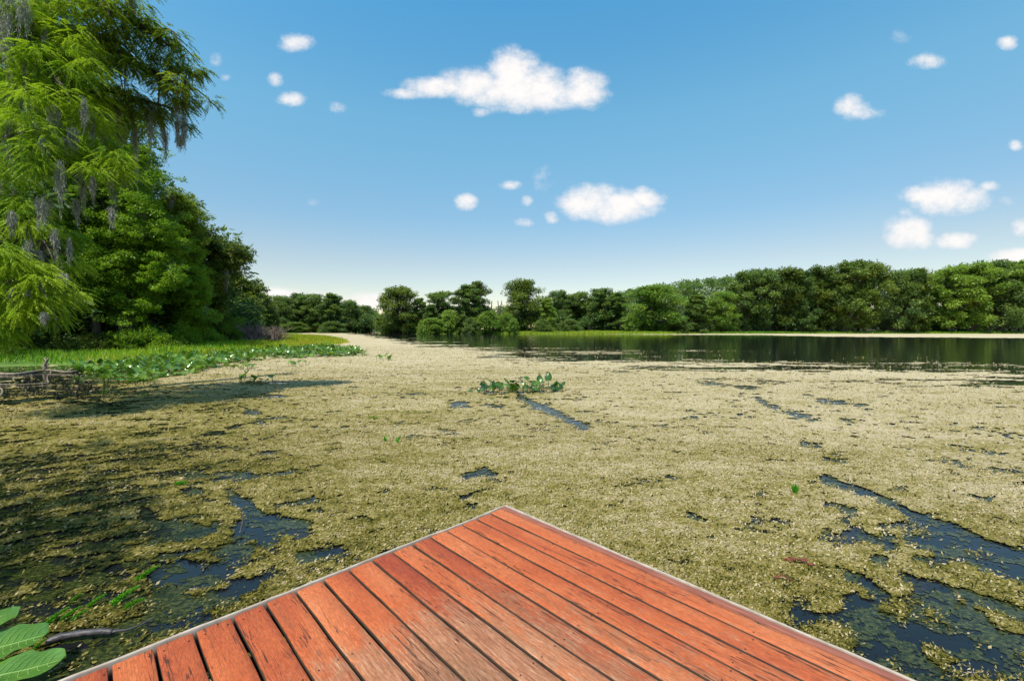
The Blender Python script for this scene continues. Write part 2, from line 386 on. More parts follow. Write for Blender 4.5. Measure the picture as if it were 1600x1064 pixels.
def weed_cover(X, Y):
    px, py = project(X, Y, 0)
    dist = np.hypot(X, Y)
    n1 = fbm(X*.9, Y*1.5, 11, 6, .6); n2 = fbm(X*4.5+n1*2, Y*7, 23, 5, .65)
    n3 = fbm((X*.8+Y*.6)*1.6, (Y*.8-X*.6)*5.5, 29, 6, .62)
    c = .60+n1*.55+n2*.75
    # looser weed left and right of the dock and in the near left shallows
    c -= .33*sstep(760, 1000, py)*sstep(1150, 1450, px)
    c -= .22*sstep(740, 900, py)*sstep(560, 380, px)
    c -= .30*sstep(640, 760, py)*sstep(400, 60, px)
    c -= .50*sstep(560, 575, py)*sstep(655, 610, py)*sstep(330, 120, px)
    for pl, w, st in STREAKS:
        wx = px+(n2*10+n3*55)*np.clip(6/dist, .15, 1.4); wy = py+(n2*6+n3*34)*np.clip(6/dist, .1, 1.3)
        best = np.full(X.shape, 1e9)
        for a, b in zip(pl[:-1], pl[1:]):
            dx, dy = b[0]-a[0], b[1]-a[1]
            t = np.clip(((wx-a[0])*dx+(wy-a[1])*dy)/(dx*dx+dy*dy), 0, 1)
            best = np.minimum(best, np.hypot(wx-a[0]-t*dx, wy-a[1]-t*dy))
        c = c-st*(.92-.34*sstep(8, 12, dist))*np.exp(-(best/(w*1.0))**2)
    c = c+n3*(.75+1.0*np.maximum(sstep(560, 300, px), sstep(1150, 1400, px)*sstep(680, 800, py)))*sstep(24, 7, dist)
    c = c+fbm(X*4.5, Y*7.5, 61, 4, .7)*1.15*sstep(5, 10, dist)*sstep(40, 20, dist)
    # the open channel between the weed and the far shore
    lo = np.interp(px, [520, 560, 600, 660, 750, 870, 1000, 1150, 1300, 1450, 1600, 1800, 3000], [517.5, 522, 527, 535, 545, 557, 568, 574, 577, 584, 594, 606, 640])
    hi = np.interp(px, [520, 600, 850, 1050, 1200, 1300, 1600, 3000], [515, 518, 521.5, 523.4, 524, 526.5, 528.5, 531])
    edge = fbm(X*.10, Y*.35, 31, 5, .6)+.9*fbm(X*.45, Y*2.4, 33, 4, .65)
    s1 = (lo-py)/np.clip((lo-514)*.22, .3, 20)+edge*5; s2 = (py-hi)/.8+edge*2.5
    opn = sstep(-.6, 1.2, s1)*sstep(-.5, 1, s2)
    strk = fbm(X*.25, Y*1.3, 41, 4, .6)
    c = c-1.5*opn+opn*np.clip((strk-.14)*5, 0, 2.2)*sstep(9, 0, s1)
    return c, px, py, dist, n1, n2
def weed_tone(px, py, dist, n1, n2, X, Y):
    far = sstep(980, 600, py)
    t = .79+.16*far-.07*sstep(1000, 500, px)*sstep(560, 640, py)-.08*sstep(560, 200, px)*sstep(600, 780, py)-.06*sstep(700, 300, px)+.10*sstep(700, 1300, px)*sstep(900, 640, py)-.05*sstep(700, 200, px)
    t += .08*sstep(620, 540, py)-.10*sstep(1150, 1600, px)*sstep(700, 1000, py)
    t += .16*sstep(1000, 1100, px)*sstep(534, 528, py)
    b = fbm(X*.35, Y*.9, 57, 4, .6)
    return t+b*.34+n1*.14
th = np.linspace(R(-76), R(72), 850); rs = np.concatenate([np.geomspace(.9, 12, 560), np.geomspace(12.05, 420, 520)])
X, Y = polar(rs, th)
X = X+rng.normal(size=X.shape)*.0012*np.hypot(X, Y); Y = Y+rng.normal(size=Y.shape)*.0012*np.minimum(np.hypot(X, Y), 30)
cov, px, py, dist, n1, n2 = weed_cover(X, Y)
sd = shore_dist(X, Y)
hf = fbm(X*9+n1, Y*16, 71, 4, .7)
hf2 = fbm(X*2.2+n1*3, Y*4.5, 73, 5, .65)
keep = (cov+hf*1.0*sstep(25, 8, dist)+hf2*.8 > .16) & (sd < 1.5)
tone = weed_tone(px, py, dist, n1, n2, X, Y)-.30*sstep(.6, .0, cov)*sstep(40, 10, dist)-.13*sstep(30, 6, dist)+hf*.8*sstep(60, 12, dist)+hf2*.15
Z = .010+.012*np.clip(cov, 0, 1)+.004*rng.random(X.shape)
nr, nc = X.shape; idx = np.arange(nr*nc).reshape(nr, nc)
k = keep[:-1, :-1] & keep[1:, 1:] & keep[1:, :-1] & keep[:-1, 1:]
fc = np.stack([idx[:-1, :-1], idx[:-1, 1:], idx[1:, 1:], idx[1:, :-1]], -1)[k][:, ::-1]
used = np.unique(fc); remap = np.zeros(nr*nc, np.int64); remap[used] = np.arange(len(used))
# half sunken weed showing dark just under and at the surface inside the open patches
k2 = ~k & (fbm(X*3.1+n1*2, Y*5.5, 81, 5, .7)[:-1, :-1]+.35*fbm(X*13, Y*19, 83, 3)[:-1, :-1] > -.02) & (dist[:-1, :-1] < 16) & (sd[:-1, :-1] < 0) & (py[:-1, :-1] > 575)
fc2 = np.stack([idx[:-1, :-1], idx[:-1, 1:], idx[1:, 1:], idx[1:, :-1]], -1)[k2][:, ::-1]
u2 = np.unique(fc2); rm2 = np.zeros(nr*nc, np.int64); rm2[u2] = np.arange(len(u2))
sv = np.stack([X, Y, .004+0*X], -1).reshape(-1, 3)[u2]
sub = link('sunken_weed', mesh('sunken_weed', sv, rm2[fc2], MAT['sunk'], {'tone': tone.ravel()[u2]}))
tag(sub, 'dark half sunken weed in the open patches between the floating mats', 'water weed', kind='stuff')
vv = np.stack([X, Y, Z], -1).reshape(-1, 3)[used]
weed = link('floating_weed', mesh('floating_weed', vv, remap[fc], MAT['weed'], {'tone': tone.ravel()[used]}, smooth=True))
tag(weed, 'olive and tan mat of floating weed covering the lake surface', 'water weed', kind='stuff')
# loose leaves and stems lying in the mat
fl = Leaves()
def scatter_flakes(r0, r1, n, l0, l1, lift):
    rr = np.sqrt(rng.random(n)*(r1*r1-r0*r0)+r0*r0); tt = rng.uniform(R(-60), R(60), n)
    x = rr*np.sin(tt); y = rr*np.cos(tt)
    c, px, py, ds, a, b = weed_cover(x, y)
    c = c+rng.normal(size=n)*.18      # a few loose bits drift in the open patches too
    ok = (c > .10+.25*rng.random(n)) & (rng.random(n) < np.clip((r1-rr)/(.3*(r1-r0)), 0, 1)) & ((r0 < 2) | (rng.random(n) < np.clip((rr-r0)/(.2*(r1-r0)), 0, 1))) & (py < 1150) & (shore_dist(x, y) < 0)
    x, y, c, px, py, ds, a, b = [q[ok] for q in (x, y, c, px, py, ds, a, b)]
    m_ = len(x)
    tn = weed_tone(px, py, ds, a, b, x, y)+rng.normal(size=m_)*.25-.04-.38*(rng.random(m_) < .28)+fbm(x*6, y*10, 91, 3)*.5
    ang = rng.normal(size=m_)*.9+.25; el = rng.normal(size=m_)*.5
    t_ = np.stack([np.cos(ang)*np.cos(el), np.sin(ang)*np.cos(el), np.abs(np.sin(el))*.8], 1); t_ = unit(t_)
    s_ = unit(np.cross(t_, unit(np.stack([rng.normal(size=m_)*.5, rng.normal(size=m_)*.5, np.ones(m_)], 1))))
    ll = rng.uniform(l0, l1, m_)
    fl.add(np.stack([x, y, .012+rng.random(m_)*lift], 1), t_, s_, ll, ll*rng.uniform(.2, .55, m_), np.clip(tn, 0, 1), .08)
scatter_flakes(1.2, 5.2, 150000, .012, .035, .016)
scatter_flakes(3.6, 11.5, 230000, .018, .045, .02)
scatter_flakes(8, 27, 190000, .03, .07, .025)
scatter_flakes(19, 58, 110000, .05, .12, .02)
wl = link('weed_leaves', fl.build('weed_leaves', MAT['flake']))
tag(wl, 'small curled leaves and stems of floating weed scattered over the mat', 'water weed', kind='stuff')

# ------------------------------------------------------------------ dock
DZ = .75; DH = CAMZ-DZ
corner = ground(789, 790, DZ)
ub = np.array([-655.0, 670.0, 0]); ub /= np.linalg.norm(ub)      # along the boards, away from the camera
ue = np.array([670.0, 655.0, 0]); ue /= np.linalg.norm(ue)      # along the board ends, towards the far corner
def dock_mat():
    m, T, n, l, p = new_mat('stained_deck_board')
    tcn = n.new("ShaderNodeTexCoord"); oi = n.new("ShaderNodeObjectInfo")
    off = n.new("ShaderNodeCombineXYZ")
    l.new(M('MULTIPLY', oi.outputs['Random'], 37.0, T=T), off.inputs[0]); l.new(M('MULTIPLY', oi.outputs['Random'], 91.0, T=T), off.inputs[1])
    add = n.new("ShaderNodeVectorMath"); l.new(tcn.outputs['Object'], add.inputs[0]); l.new(off.outputs[0], add.inputs[1])
    def mp(sc):
        q = n.new("ShaderNodeMapping"); l.new(add.outputs[0], q.inputs[0]); q.inputs['Scale'].default_value = sc; return q.outputs[0]
    def mpw(sc):       # not offset per board: one stain across neighbouring boards
        g = n.new("ShaderNodeNewGeometry"); q = n.new("ShaderNodeMapping"); l.new(g.outputs['Position'], q.inputs[0]); q.inputs['Scale'].default_value = sc; return q.outputs[0]
    warp = noise(T, 3, 2, .5, mp((.6, 2, 1)))
    wv = n.new("ShaderNodeCombineXYZ"); l.new(M('MULTIPLY', warp, .05, T=T), wv.inputs[1])
    gadd = n.new("ShaderNodeVectorMath"); l.new(add.outputs[0], gadd.inputs[0]); l.new(wv.outputs[0], gadd.inputs[1])
    gm = n.new("ShaderNodeMapping"); l.new(gadd.outputs[0], gm.inputs[0]); gm.inputs['Scale'].default_value = (2.6, 46, 1)
    grain = noise(T, 2.2, 7, .7, gm.outputs[0])
    gm2 = n.new("ShaderNodeMapping"); l.new(gadd.outputs[0], gm2.inputs[0]); gm2.inputs['Scale'].default_value = (9, 150, 1)
    fine = noise(T, 2.0, 5, .7, gm2.outputs[0])
    blot = noise(T, 1.0, 6, .62, mp((1.1, 4.5, 1)))
    big = noise(T, .75, 3, .5, mpw((1, 1, 1)))
    patch = noise(T, 8, 10, .82, mp((1.0, 2.2, 1)))
    stain = ramp(T, M('ADD', M('MULTIPLY', blot, .75, T=T), M('MULTIPLY', M('SUBTRACT', oi.outputs['Random'], .42, T=T), .28, T=T), T=T),
                 [(.22, (.33, .058, .020)), (.42, (.49, .112, .032)), (.58, (.57, .165, .056)), (.78, (.62, .30, .17))])
    wood = ramp(T, grain, [(.3, (.15, .062, .028)), (.5, (.38, .19, .095)), (.7, (.60, .38, .23))])
    # worn through towards the middle of the dock
    at_ = attr(T, 'wear')
    w = M('ADD', M('MULTIPLY', at_, .48, T=T), M('ADD', M('MULTIPLY', patch, 1.0, T=T), M('MULTIPLY', grain, .55, T=T), T=T), T=T)
    w = M('ADD', w, M('MULTIPLY', big, .25, T=T), T=T)
    wm = n.new("ShaderNodeMapRange"); wm.interpolation_type = 'SMOOTHSTEP'; l.new(w, wm.inputs[0]); wm.inputs[1].default_value = .98; wm.inputs[2].default_value = 1.24; wm.inputs[4].default_value = .70
    col = mixc(T, wm.outputs[0], stain, wood)
    # dirty brown bands
    dm = n.new("ShaderNodeMapRange"); l.new(M('ADD', noise(T, .9, 5, .6, mp((.9, 6, 1))), M('MULTIPLY', attr(T, 'dirt'), .28, T=T), T=T), dm.inputs[0])
    dm.inputs[1].default_value = .60; dm.inputs[2].default_value = .80; dm.inputs[4].default_value = .62
    col = mixc(T, dm.outputs[0], col, (.19, .105, .05))
    gr = n.new("ShaderNodeMapRange"); l.new(fine, gr.inputs[0]); gr.inputs[1].default_value = .25; gr.inputs[2].default_value = .75; gr.inputs[3].default_value = .42; gr.inputs[4].default_value = 1.38
    col = mixc(T, 1.0, col, gr.outputs[0], 'MULTIPLY')
    spk = noise(T, 60, 4, .8, mp((.6, 1.6, 1)))
    sm = n.new("ShaderNodeMapRange"); l.new(spk, sm.inputs[0]); sm.inputs[1].default_value = .3; sm.inputs[2].default_value = .72; sm.inputs[3].default_value = .72; sm.inputs[4].default_value = 1.25
    col = mixc(T, 1.0, col, sm.outputs[0], 'MULTIPLY')
    sc_ = n.new("ShaderNodeMapRange"); l.new(M('ADD', M('MULTIPLY', noise(T, 3.2, 8, .8, mp((.8, 2.2, 1))), 1.0, T=T), M('MULTIPLY', fine, .25, T=T), T=T), sc_.inputs[0])
    sc_.inputs[1].default_value = .76; sc_.inputs[2].default_value = .92; sc_.inputs[4].default_value = .55
    col = mixc(T, sc_.outputs[0], col, (.62, .36, .22))       # scuffed, faded stain
    # long drying cracks
    cm_ = n.new("ShaderNodeMapping"); l.new(gadd.outputs[0], cm_.inputs[0]); cm_.inputs['Scale'].default_value = (.9, 24, 1)
    ck = noise(T, 1.3, 3, .5, cm_.outputs[0])
    ckd = M('ABSOLUTE', M('SUBTRACT', ck, .5, T=T), T=T)
    gate = M('GREATER_THAN', noise(T, 1.0, 2, .5, mp((1.6, 6, 1))), .52, T=T)
    crack = M('MULTIPLY', M('LESS_THAN', ckd, .008, T=T), gate, T=T)
    col = mixc(T, M('MULTIPLY', crack, .85, T=T), col, (.05, .02, .012))
    # knots
    vo = n.new("ShaderNodeTexVoronoi"); l.new(mp((2.0, 5.2, 1)), vo.inputs['Vector']); vo.inputs['Scale'].default_value = .9; vo.feature = 'F1'
    kn = M('LESS_THAN', M('ADD', vo.outputs['Distance'], M('MULTIPLY', patch, .05, T=T), T=T), .075, T=T)
    col = mixc(T, M('MULTIPLY', kn, .55, T=T), col, (.20, .06, .03))
    l.new(col, p.inputs['Base Color']); p.inputs['Roughness'].default_value = .62; p.inputs['Specular IOR Level'].default_value = .35
    h = M('SUBTRACT', M('ADD', M('MULTIPLY', fine, .5, T=T), grain, T=T), M('MULTIPLY', crack, 1.5, T=T), T=T)
    bump(T, h, .55, .004, p)
    return m
MAT['deck'] = dock_mat()
MAT['trim'] = plain('weathered_pale_trim', (.28, .21, .15), (.58, .49, .40), 9, .7, .5, .003)
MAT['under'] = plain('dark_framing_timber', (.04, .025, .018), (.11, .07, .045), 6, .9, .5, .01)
MAT['nail'] = plain('rusty_nail', (.02, .012, .01), (.06, .03, .02), 20, .6, .2, .002)
MAT['rimboard'] = plain('faded_brown_red_rim', (.17, .055, .035), (.36, .13, .085), 6, .75, .5, .004, (1, 12, 1))
dock = empty('dock', (corner[0], corner[1], 0)); tag(dock, 'red stained wooden dock with worn boards pointing its corner into the weedy lake', 'dock')
ang = math.atan2(-ub[1], -ub[0])            # local +x runs along the boards towards the camera side, local +y across
dock.rotation_euler = (0, 0, ang)
# local frame: x = distance from the board ends, y = across (sign towards the left)
yl = np.array([-math.sin(ang), math.cos(ang)])
sgn = 1 if (yl @ (-ue[:2])) > 0 else -1
GAP = .0145; RIM = .046
GAPS = [.052, .183, .320, .459, .598, .740, .881, 1.024, 1.168, 1.319, 1.471, 1.620, 1.767, 1.916, 2.069, 2.219, 2.369]
while len(GAPS) < 25: GAPS.append(GAPS[-1]+.149)
PW = .149
def board_mesh(w, length, th_, i, wob):
    nx = 60; ny = 6
    xs = np.concatenate([[0, .004], np.linspace(.02, length-.02, nx), [length-.004, length]])
    bevel = .004
    prof = [(-w/2, -th_), (-w/2, -bevel), (-w/2+bevel, 0), (-w/4, .0008), (0, .0012), (w/4, .0008), (w/2-bevel, 0), (w/2, -bevel), (w/2, -th_)]
    k = len(prof); v = []
    ph = rng.random()*6
    for j, x in enumerate(xs):
        sc = .985 if j in (0, len(xs)-1) else 1
        dz = wob*math.sin(x*1.1+ph)
        e = .0015*math.sin(x*3.1+ph)+.0012*math.sin(x*11+ph*2)
        for (a, b) in prof: v.append((x, a*sc+(e if abs(a) > w/3 else 0), b+dz-(.002 if sc < 1 and b > -.01 else 0)))
    f = []
    for j in range(len(xs)-1):
        for q in range(k):
            a = j*k+q; b = j*k+(q+1) % k; f.append((a, a+k, b+k, b))
    v = np.array(v); f = np.array(f)
    return v, f, k, len(xs)
nb = 24
cut = [.0, .012, -.004, .008, -.006, .01, 0, -.008, .009, -.002, .013, -.005]
for i in range(nb):
    w = GAPS[i+1]-GAPS[i]-GAP+[0, .002, -.003, .002, -.002][i % 5]
    x0 = .022+cut[i % 12]*.35
    v, f, k, nx = board_mesh(w, 5.6, .034, i, .0015)
    yc = sgn*(GAPS[i]+GAPS[i+1])/2
    # close ends
    caps = [np.arange(k)[::-1], np.arange((nx-1)*k, nx*k)]
    wear = np.exp(-((i-9.5)/4.2)**2)*sstep(.35, 1.1, v[:, 0])*.75+.14*sstep(.3, 1.6, v[:, 0])+ (.20 if i in (7, 8, 10, 11) else 0)*sstep(.2, 1, v[:, 0])
    dirt = np.full(len(v), {8: .45, 9: .8, 5: .3, 12: .35, 3: .15}.get(i, .05))*sstep(.25, 1.3, v[:, 0])
    # nails
    nv = []; nf = []; base = len(v)
    for xn in (.055, .66, 1.27, 1.88, 2.49, 3.1):
        for yn in (-.042, .045):
            cx_, cy_ = xn+rng.normal()*.006, yn+rng.normal()*.006
            ring = [(cx_+.0042*math.cos(q), cy_+.0042*math.sin(q), .0022) for q in np.linspace(0, 2*math.pi, 7)[:-1]]
            nf.append([base+len(nv)+q for q in range(6)]); nv += ring
    v2 = np.concatenate([v, np.array(nv)]); v2[:, 1] *= 1
    at1 = np.concatenate([wear, np.zeros(len(nv))]); at2 = np.concatenate([dirt, np.zeros(len(nv))])
    mi = [2 if q % 9 in (0, 7, 8) else 0 for q in range(len(f))]+[0, 0]+[1]*len(nf)  # unpainted board sides kept dark, with the gaps' shade put into their colour
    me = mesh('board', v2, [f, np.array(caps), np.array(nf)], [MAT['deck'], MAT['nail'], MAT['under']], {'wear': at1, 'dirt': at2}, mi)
    o = link('board', me, dock); o.location = (x0, yc, DZ)
    o.rotation_euler = (0, 0, rng.normal()*.0006)
# rim board along the right side, then the pale worn edging on both outer sides
v, f, k, nx = board_mesh(.041, 5.6, .10, 0, .001)
o = link('rim_board', mesh('rim_board', v, [f, np.array([np.arange(k)[::-1], np.arange((nx-1)*k, nx*k)])], MAT['rimboard'], {'wear': v[:, 0]*0, 'dirt': v[:, 0]*0}), dock)
o.location = (.0, sgn*.023, DZ-.002); tag(o, 'narrow dull brownish red rim board')
def edging(length, amp, seed):
    r_ = np.random.default_rng(seed); xs = np.linspace(0, length, 160)
    wv = fbm(xs*2.2, xs*0, seed, 4)*amp; ww = .0035+.005*(fbm(xs*9, xs*0+3, seed+5, 3)+.5)
    hz = fbm(xs*4, xs*0+9, seed+9, 3)*.012
    v = []
    for x, a, b, h in zip(xs, wv, ww, hz):
        v += [(x, a-b, h), (x, a-b*.8, h+.004), (x, a+b*.8, h+.004), (x, a+b, h), (x, a+b, h-.12), (x, a-b, h-.12)]
    f = []
    for j in range(len(xs)-1):
        for q in range(6):
            a = j*6+q; b = j*6+(q+1) % 6; f.append((a, a+6, b+6, b))
    return np.array(v), np.array(f)
v, f = edging(5.6, .008, 3)
o = link('edge_trim', mesh('edge_trim', v, [f], MAT['trim']), dock); o.location = (0, -sgn*.009, DZ-.001)
v, f = edging(PW*nb+.1, .014, 8)
o = link('edge_trim', mesh('edge_trim', v, [f], MAT['trim']), dock); o.location = (.002, sgn*.012, DZ+.001); o.rotation_euler = (0, 0, sgn*math.pi/2)
def boxm(name, x0, x1, y0, y1, z0, z1, mat):
    v = np.array([(x, y, z) for x in (x0, x1) for y in (y0, y1) for z in (z0, z1)], float)
    f = np.array([(0, 1, 3, 2), (4, 6, 7, 5), (0, 4, 5, 1), (2, 3, 7, 6), (0, 2, 6, 4), (1, 5, 7, 3)])
    return mesh(name, v, f, mat)
full = PW*nb+.1
for x in (.05, .66, 1.27, 1.88, 2.49, 3.1, 4.0, 5.0):
    ya, yb = sorted((sgn*.06, sgn*full))
    link('joist', boxm('joist', x-.02, x+.02, ya, yb, DZ-.19, DZ-.038, MAT['under']), dock)
for x in (.16, 2.6, 5.2):
    for y in (.16, 1.9, full-.2):
        tb = Tubes(); tb.add([(x, sgn*y, -1.0), (x, sgn*y, -.2), (x, sgn*y, DZ-.2)], [.09, .085, .08], 10); link('piling', tb.build('piling', MAT['under']), dock)

# ------------------------------------------------------------------ trees
def clump_leaves(lv, cen, rad, n, l0, l1, wr, tone, flat=.5, droop=.25, tn=.16):
    """n leaves spread through a flattened clump, denser towards its upper shell"""
    d = rdir(n); r = rng.random(n)**.42
    p = cen+d*r[:, None]*rad*np.array([1, 1, flat])
    t = unit(d*np.array([1, 1, .4])+rdir(n)*.7+np.array([0, 0, -droop]))
    s = unit(np.cross(t, unit(rdir(n)*.6+np.array([0, 0, 1]))))
    ll = rng.uniform(l0, l1, n)
    lv.add(p, t, s, ll, ll*wr, np.clip(tone+rng.normal(size=n)*tn, 0, 1), .1)
def tree_proto(kind, seed):
    """unit crowns are built in metres for a tree 20 m tall; returns (trunk mesh, crown mesh)"""
    global rng
    rng = np.random.default_rng(seed)
    lv = Leaves(); tb = Tubes()
    if kind == 'cypress':      # flat topped, layered, ragged
        H, Rr, nclump, z0, flat, nl, ls = 20, 5.2, 90, 2.2, .62, 150, (.45, .9)
    elif kind == 'dome':
        H, Rr, nclump, z0, flat, nl, ls = 20, 7.6, 110, 1.6, .62, 150, (.45, .9)
    elif kind == 'column':
        H, Rr, nclump, z0, flat, nl, ls = 20, 4.0, 80, 1.0, .65, 150, (.45, .9)
    elif kind == 'bush':
        H, Rr, nclump, z0, flat, nl, ls = 20, 11, 70, 1.0, .7, 170, (.8, 1.7)
    lean = rng.normal(size=2)*.5
    tp = np.array([(0, 0, -.6), (0, 0, .5), (lean[0]*.3, lean[1]*.3, H*.35), (lean[0]*.8, lean[1]*.8, H*.65), (lean[0], lean[1], H*.93)])
    if kind != 'bush': tb.add(curve(tp, 5), np.interp(np.linspace(0, 1, 21), [0, .08, .3, 1], [.62, .42, .32, .08]), 7, .05)
    ga = 2.399963
    for i in range(nclump):
        q = (i+.5)/nclump
        z = z0+(H-z0)*q**.85
        h = (z-z0)/(H-z0)
        if kind == 'cypress': env = Rr*(.55+.55*math.sin(min(h, .85)/.85*math.pi*.62))*(1 if h < .86 else max(.35, 1-(h-.86)*4.2))
        elif kind == 'dome': env = Rr*math.sqrt(max(.03, 1-max(0, (h-.25)/.77)**2.2))*(.72+.28*min(1, h/.25))
        elif kind == 'column': env = Rr*(1-.55*abs(h-.45)**1.5)*(1 if h < .8 else 1-(h-.8)*2.6)
        else: env = Rr*math.sqrt(max(.03, 1-h**2))
        a = i*ga+rng.normal()*.5
        rr = env*(rng.uniform(.45, 1.12) if i % 5 else rng.uniform(0, .5))
        cr = rng.uniform(.75, 1.25)*(Rr*.27 if kind != 'bush' else Rr*.3)
        cx, cy = rr*math.cos(a)+lean[0]*h, rr*math.sin(a)+lean[1]*h
        cz = min(z+rng.normal()*.45, H-cr*flat*.6)
        n_l = int(nl*rng.uniform(.7, 1.3))
        clump_leaves(lv, np.array([cx, cy, cz]), cr, n_l, ls[0], ls[1], .5, rng.uniform(.2, .75)+.15*h, flat, .35)
        if kind != 'bush' or i % 4 == 0:
            zb = max(cz-rr*.55-.6, .3)
            st = np.array([lean[0]*h*.8, lean[1]*h*.8, zb])
            if kind == 'bush': st = np.array([cx*.15, cy*.15, -.3])
            mid = (st+np.array([cx, cy, cz]))/2+np.array([0, 0, -.25])
            tb.add(curve([st, mid, (cx, cy, cz)], 3), np.linspace(.15, .03, 7), 4, cap=False)
    return tb, lv
def build_tree(name, proto, loc, sx_, sz, leafmat, label, cat='tree', group=None, rot=0, bark='bark'):
    tm, cmsh = proto
    t = empty(name, loc); t.scale = (sx_, sx_, sz); t.rotation_euler = (0, 0, rot)
    tag(t, label, cat, group)
    a = link('trunk', tm, t)
    b = bpy.data.objects.new('crown', cmsh); SC.collection.objects.link(b); b.parent = t
    b.material_slots[0].link = 'OBJECT'; b.material_slots[0].material = MAT[leafmat]
    return t
PROTO = {}
for kd, cnt in (('cypress', 4), ('dome', 3), ('column', 2), ('bush', 3)):
    PROTO[kd] = []
    for q in range(cnt):
        tb, lv = tree_proto(kd, 100+q*7+len(kd)*31)
        PROTO[kd].append((tb.build('trunk', MAT['bark']), lv.build('crown', MAT['far'])))
rng = np.random.default_rng(99)
WID = {'cypress': 10.8, 'dome': 16.2, 'column': 8.6, 'bush': 23}

# (kind, px, top py, width px, distance, material, label, variant)
FAR = [
 ('dome', 438, 463, 44, 235, 'far', 'dark round tree at the left end of the distant shore, by the dead bush', 0),
 ('cypress', 466, 459, 34, 245, 'far', 'dark narrow tree second from the left on the distant left shore', 1),
 ('cypress', 492, 460, 36, 240, 'far', 'dark ragged tree on the distant left shore under the low white clouds', 2),
 ('column', 516, 459, 38, 232, 'far', 'pointed grey green tree standing tallest on the distant left shore', 0),
 ('dome', 545, 470, 38, 255, 'far', 'rounded mid green tree on the distant shore right of the pointed grey green one', 1),
 ('dome', 572, 478, 34, 262, 'far', 'low dark tree closing the right end of the distant left shore', 2),
 ('dome', 622, 449, 66, 205, 'dark', 'broad domed dark cypress, leftmost of the big free standing trees', 0),
 ('column', 655, 466, 26, 212, 'far', 'small dark tree leaning on the right side of the broad domed cypress', 1),
 ('cypress', 690, 456, 44, 225, 'far', 'airy flat topped tree between the broad domed cypress and the tall mossy one', 3),
 ('column', 674, 476, 22, 200, 'far', 'short pointed dark green tree in front of the airy flat topped one', 0),
 ('cypress', 744, 441, 40, 212, 'dark', 'tall dark flat topped tree behind the mossy column tree', 1),
 ('column', 728, 446, 38, 196, 'far', 'tall mossy column shaped tree left of centre on the far bank', 1),
 ('dome', 820, 438, 66, 205, 'dark', 'big domed dark tree with gaps of sky, tallest on the centre of the far bank', 1),
 ('column', 857, 467, 24, 196, 'farbright', 'pale green narrow tree at the right foot of the big domed centre tree', 0),
 ('cypress', 872, 455, 36, 222, 'far', 'dark flat topped tree just right of the big domed centre tree', 0),
 ('cypress', 905, 457, 40, 226, 'far', 'airy tree with sky showing through, second right of the big domed centre tree', 3),
 ('cypress', 936, 452, 42, 216, 'far', 'dark rounded tree standing before the foot of the wooded rise', 2),
 ('column', 962, 458, 34, 210, 'far', 'blue green tree tucked left of the large bright one on the shore', 1),
 ('dome', 1026, 447, 84, 196, 'farbright', 'large bright yellow green tree bulging forward under the wooded rise', 2),
 ('column', 1088, 462, 40, 200, 'far', 'grey green narrow tree right of the large bright one', 0),
 ('dome', 1126, 456, 52, 206, 'farbright', 'bright topped medium tree at the left edge of the tall right hand wood', 0),
 ('cypress', 1160, 426, 46, 210, 'far', 'first tall dark tree of the right wood, beside the bright topped one', 1),
 ('cypress', 1192, 421, 46, 208, 'far', 'second of the tall trees in the right wood, right of the first dark one', 2),
 ('cypress', 1228, 420, 48, 206, 'dark', 'tall very dark tree, third of the tall ones in the right hand wood', 3),
 ('column', 1252, 424, 38, 204, 'far', 'slim column tree between the very dark tree and the wide flat topped group', 1),
 ('cypress', 1284, 417, 50, 206, 'dark', 'wide dark flat topped tree left of the peak of the right hand wood', 0),
 ('cypress', 1322, 411, 52, 204, 'far', 'tall tree forming the left half of the peak in the right hand wood', 1),
 ('cypress', 1350, 409, 50, 203, 'dark', 'tall flat topped tree forming the right half of the peak, beside the notch of sky', 2),
 ('dome', 1402, 424, 62, 204, 'far', 'yellow topped rounded tree just right of the notch of sky', 1),
 ('column', 1430, 421, 38, 202, 'dark', 'dark tree left of the grey bare crown in the right hand wood', 0),
 ('cypress', 1482, 418, 52, 203, 'farbright', 'yellow green layered tree just right of the grey bare crown', 3),
 ('cypress', 1518, 412, 54, 202, 'farbright', 'tall yellow green layered tree, third from the right end of the wood', 0),
 ('dome', 1552, 409, 66, 203, 'far', 'broad dark bodied tree with lit top, second from the right end of the wood', 2),
 ('cypress', 1594, 408, 58, 201, 'farbright', 'tall lit tree standing at the right edge of the picture', 1),
 ('cypress', 1645, 410, 60, 203, 'far', 'tall dark tree just past the right edge of the picture', 2),
 ('dome', 1700, 412, 70, 205, 'far', 'broad tree well past the right edge of the picture', 0),
]
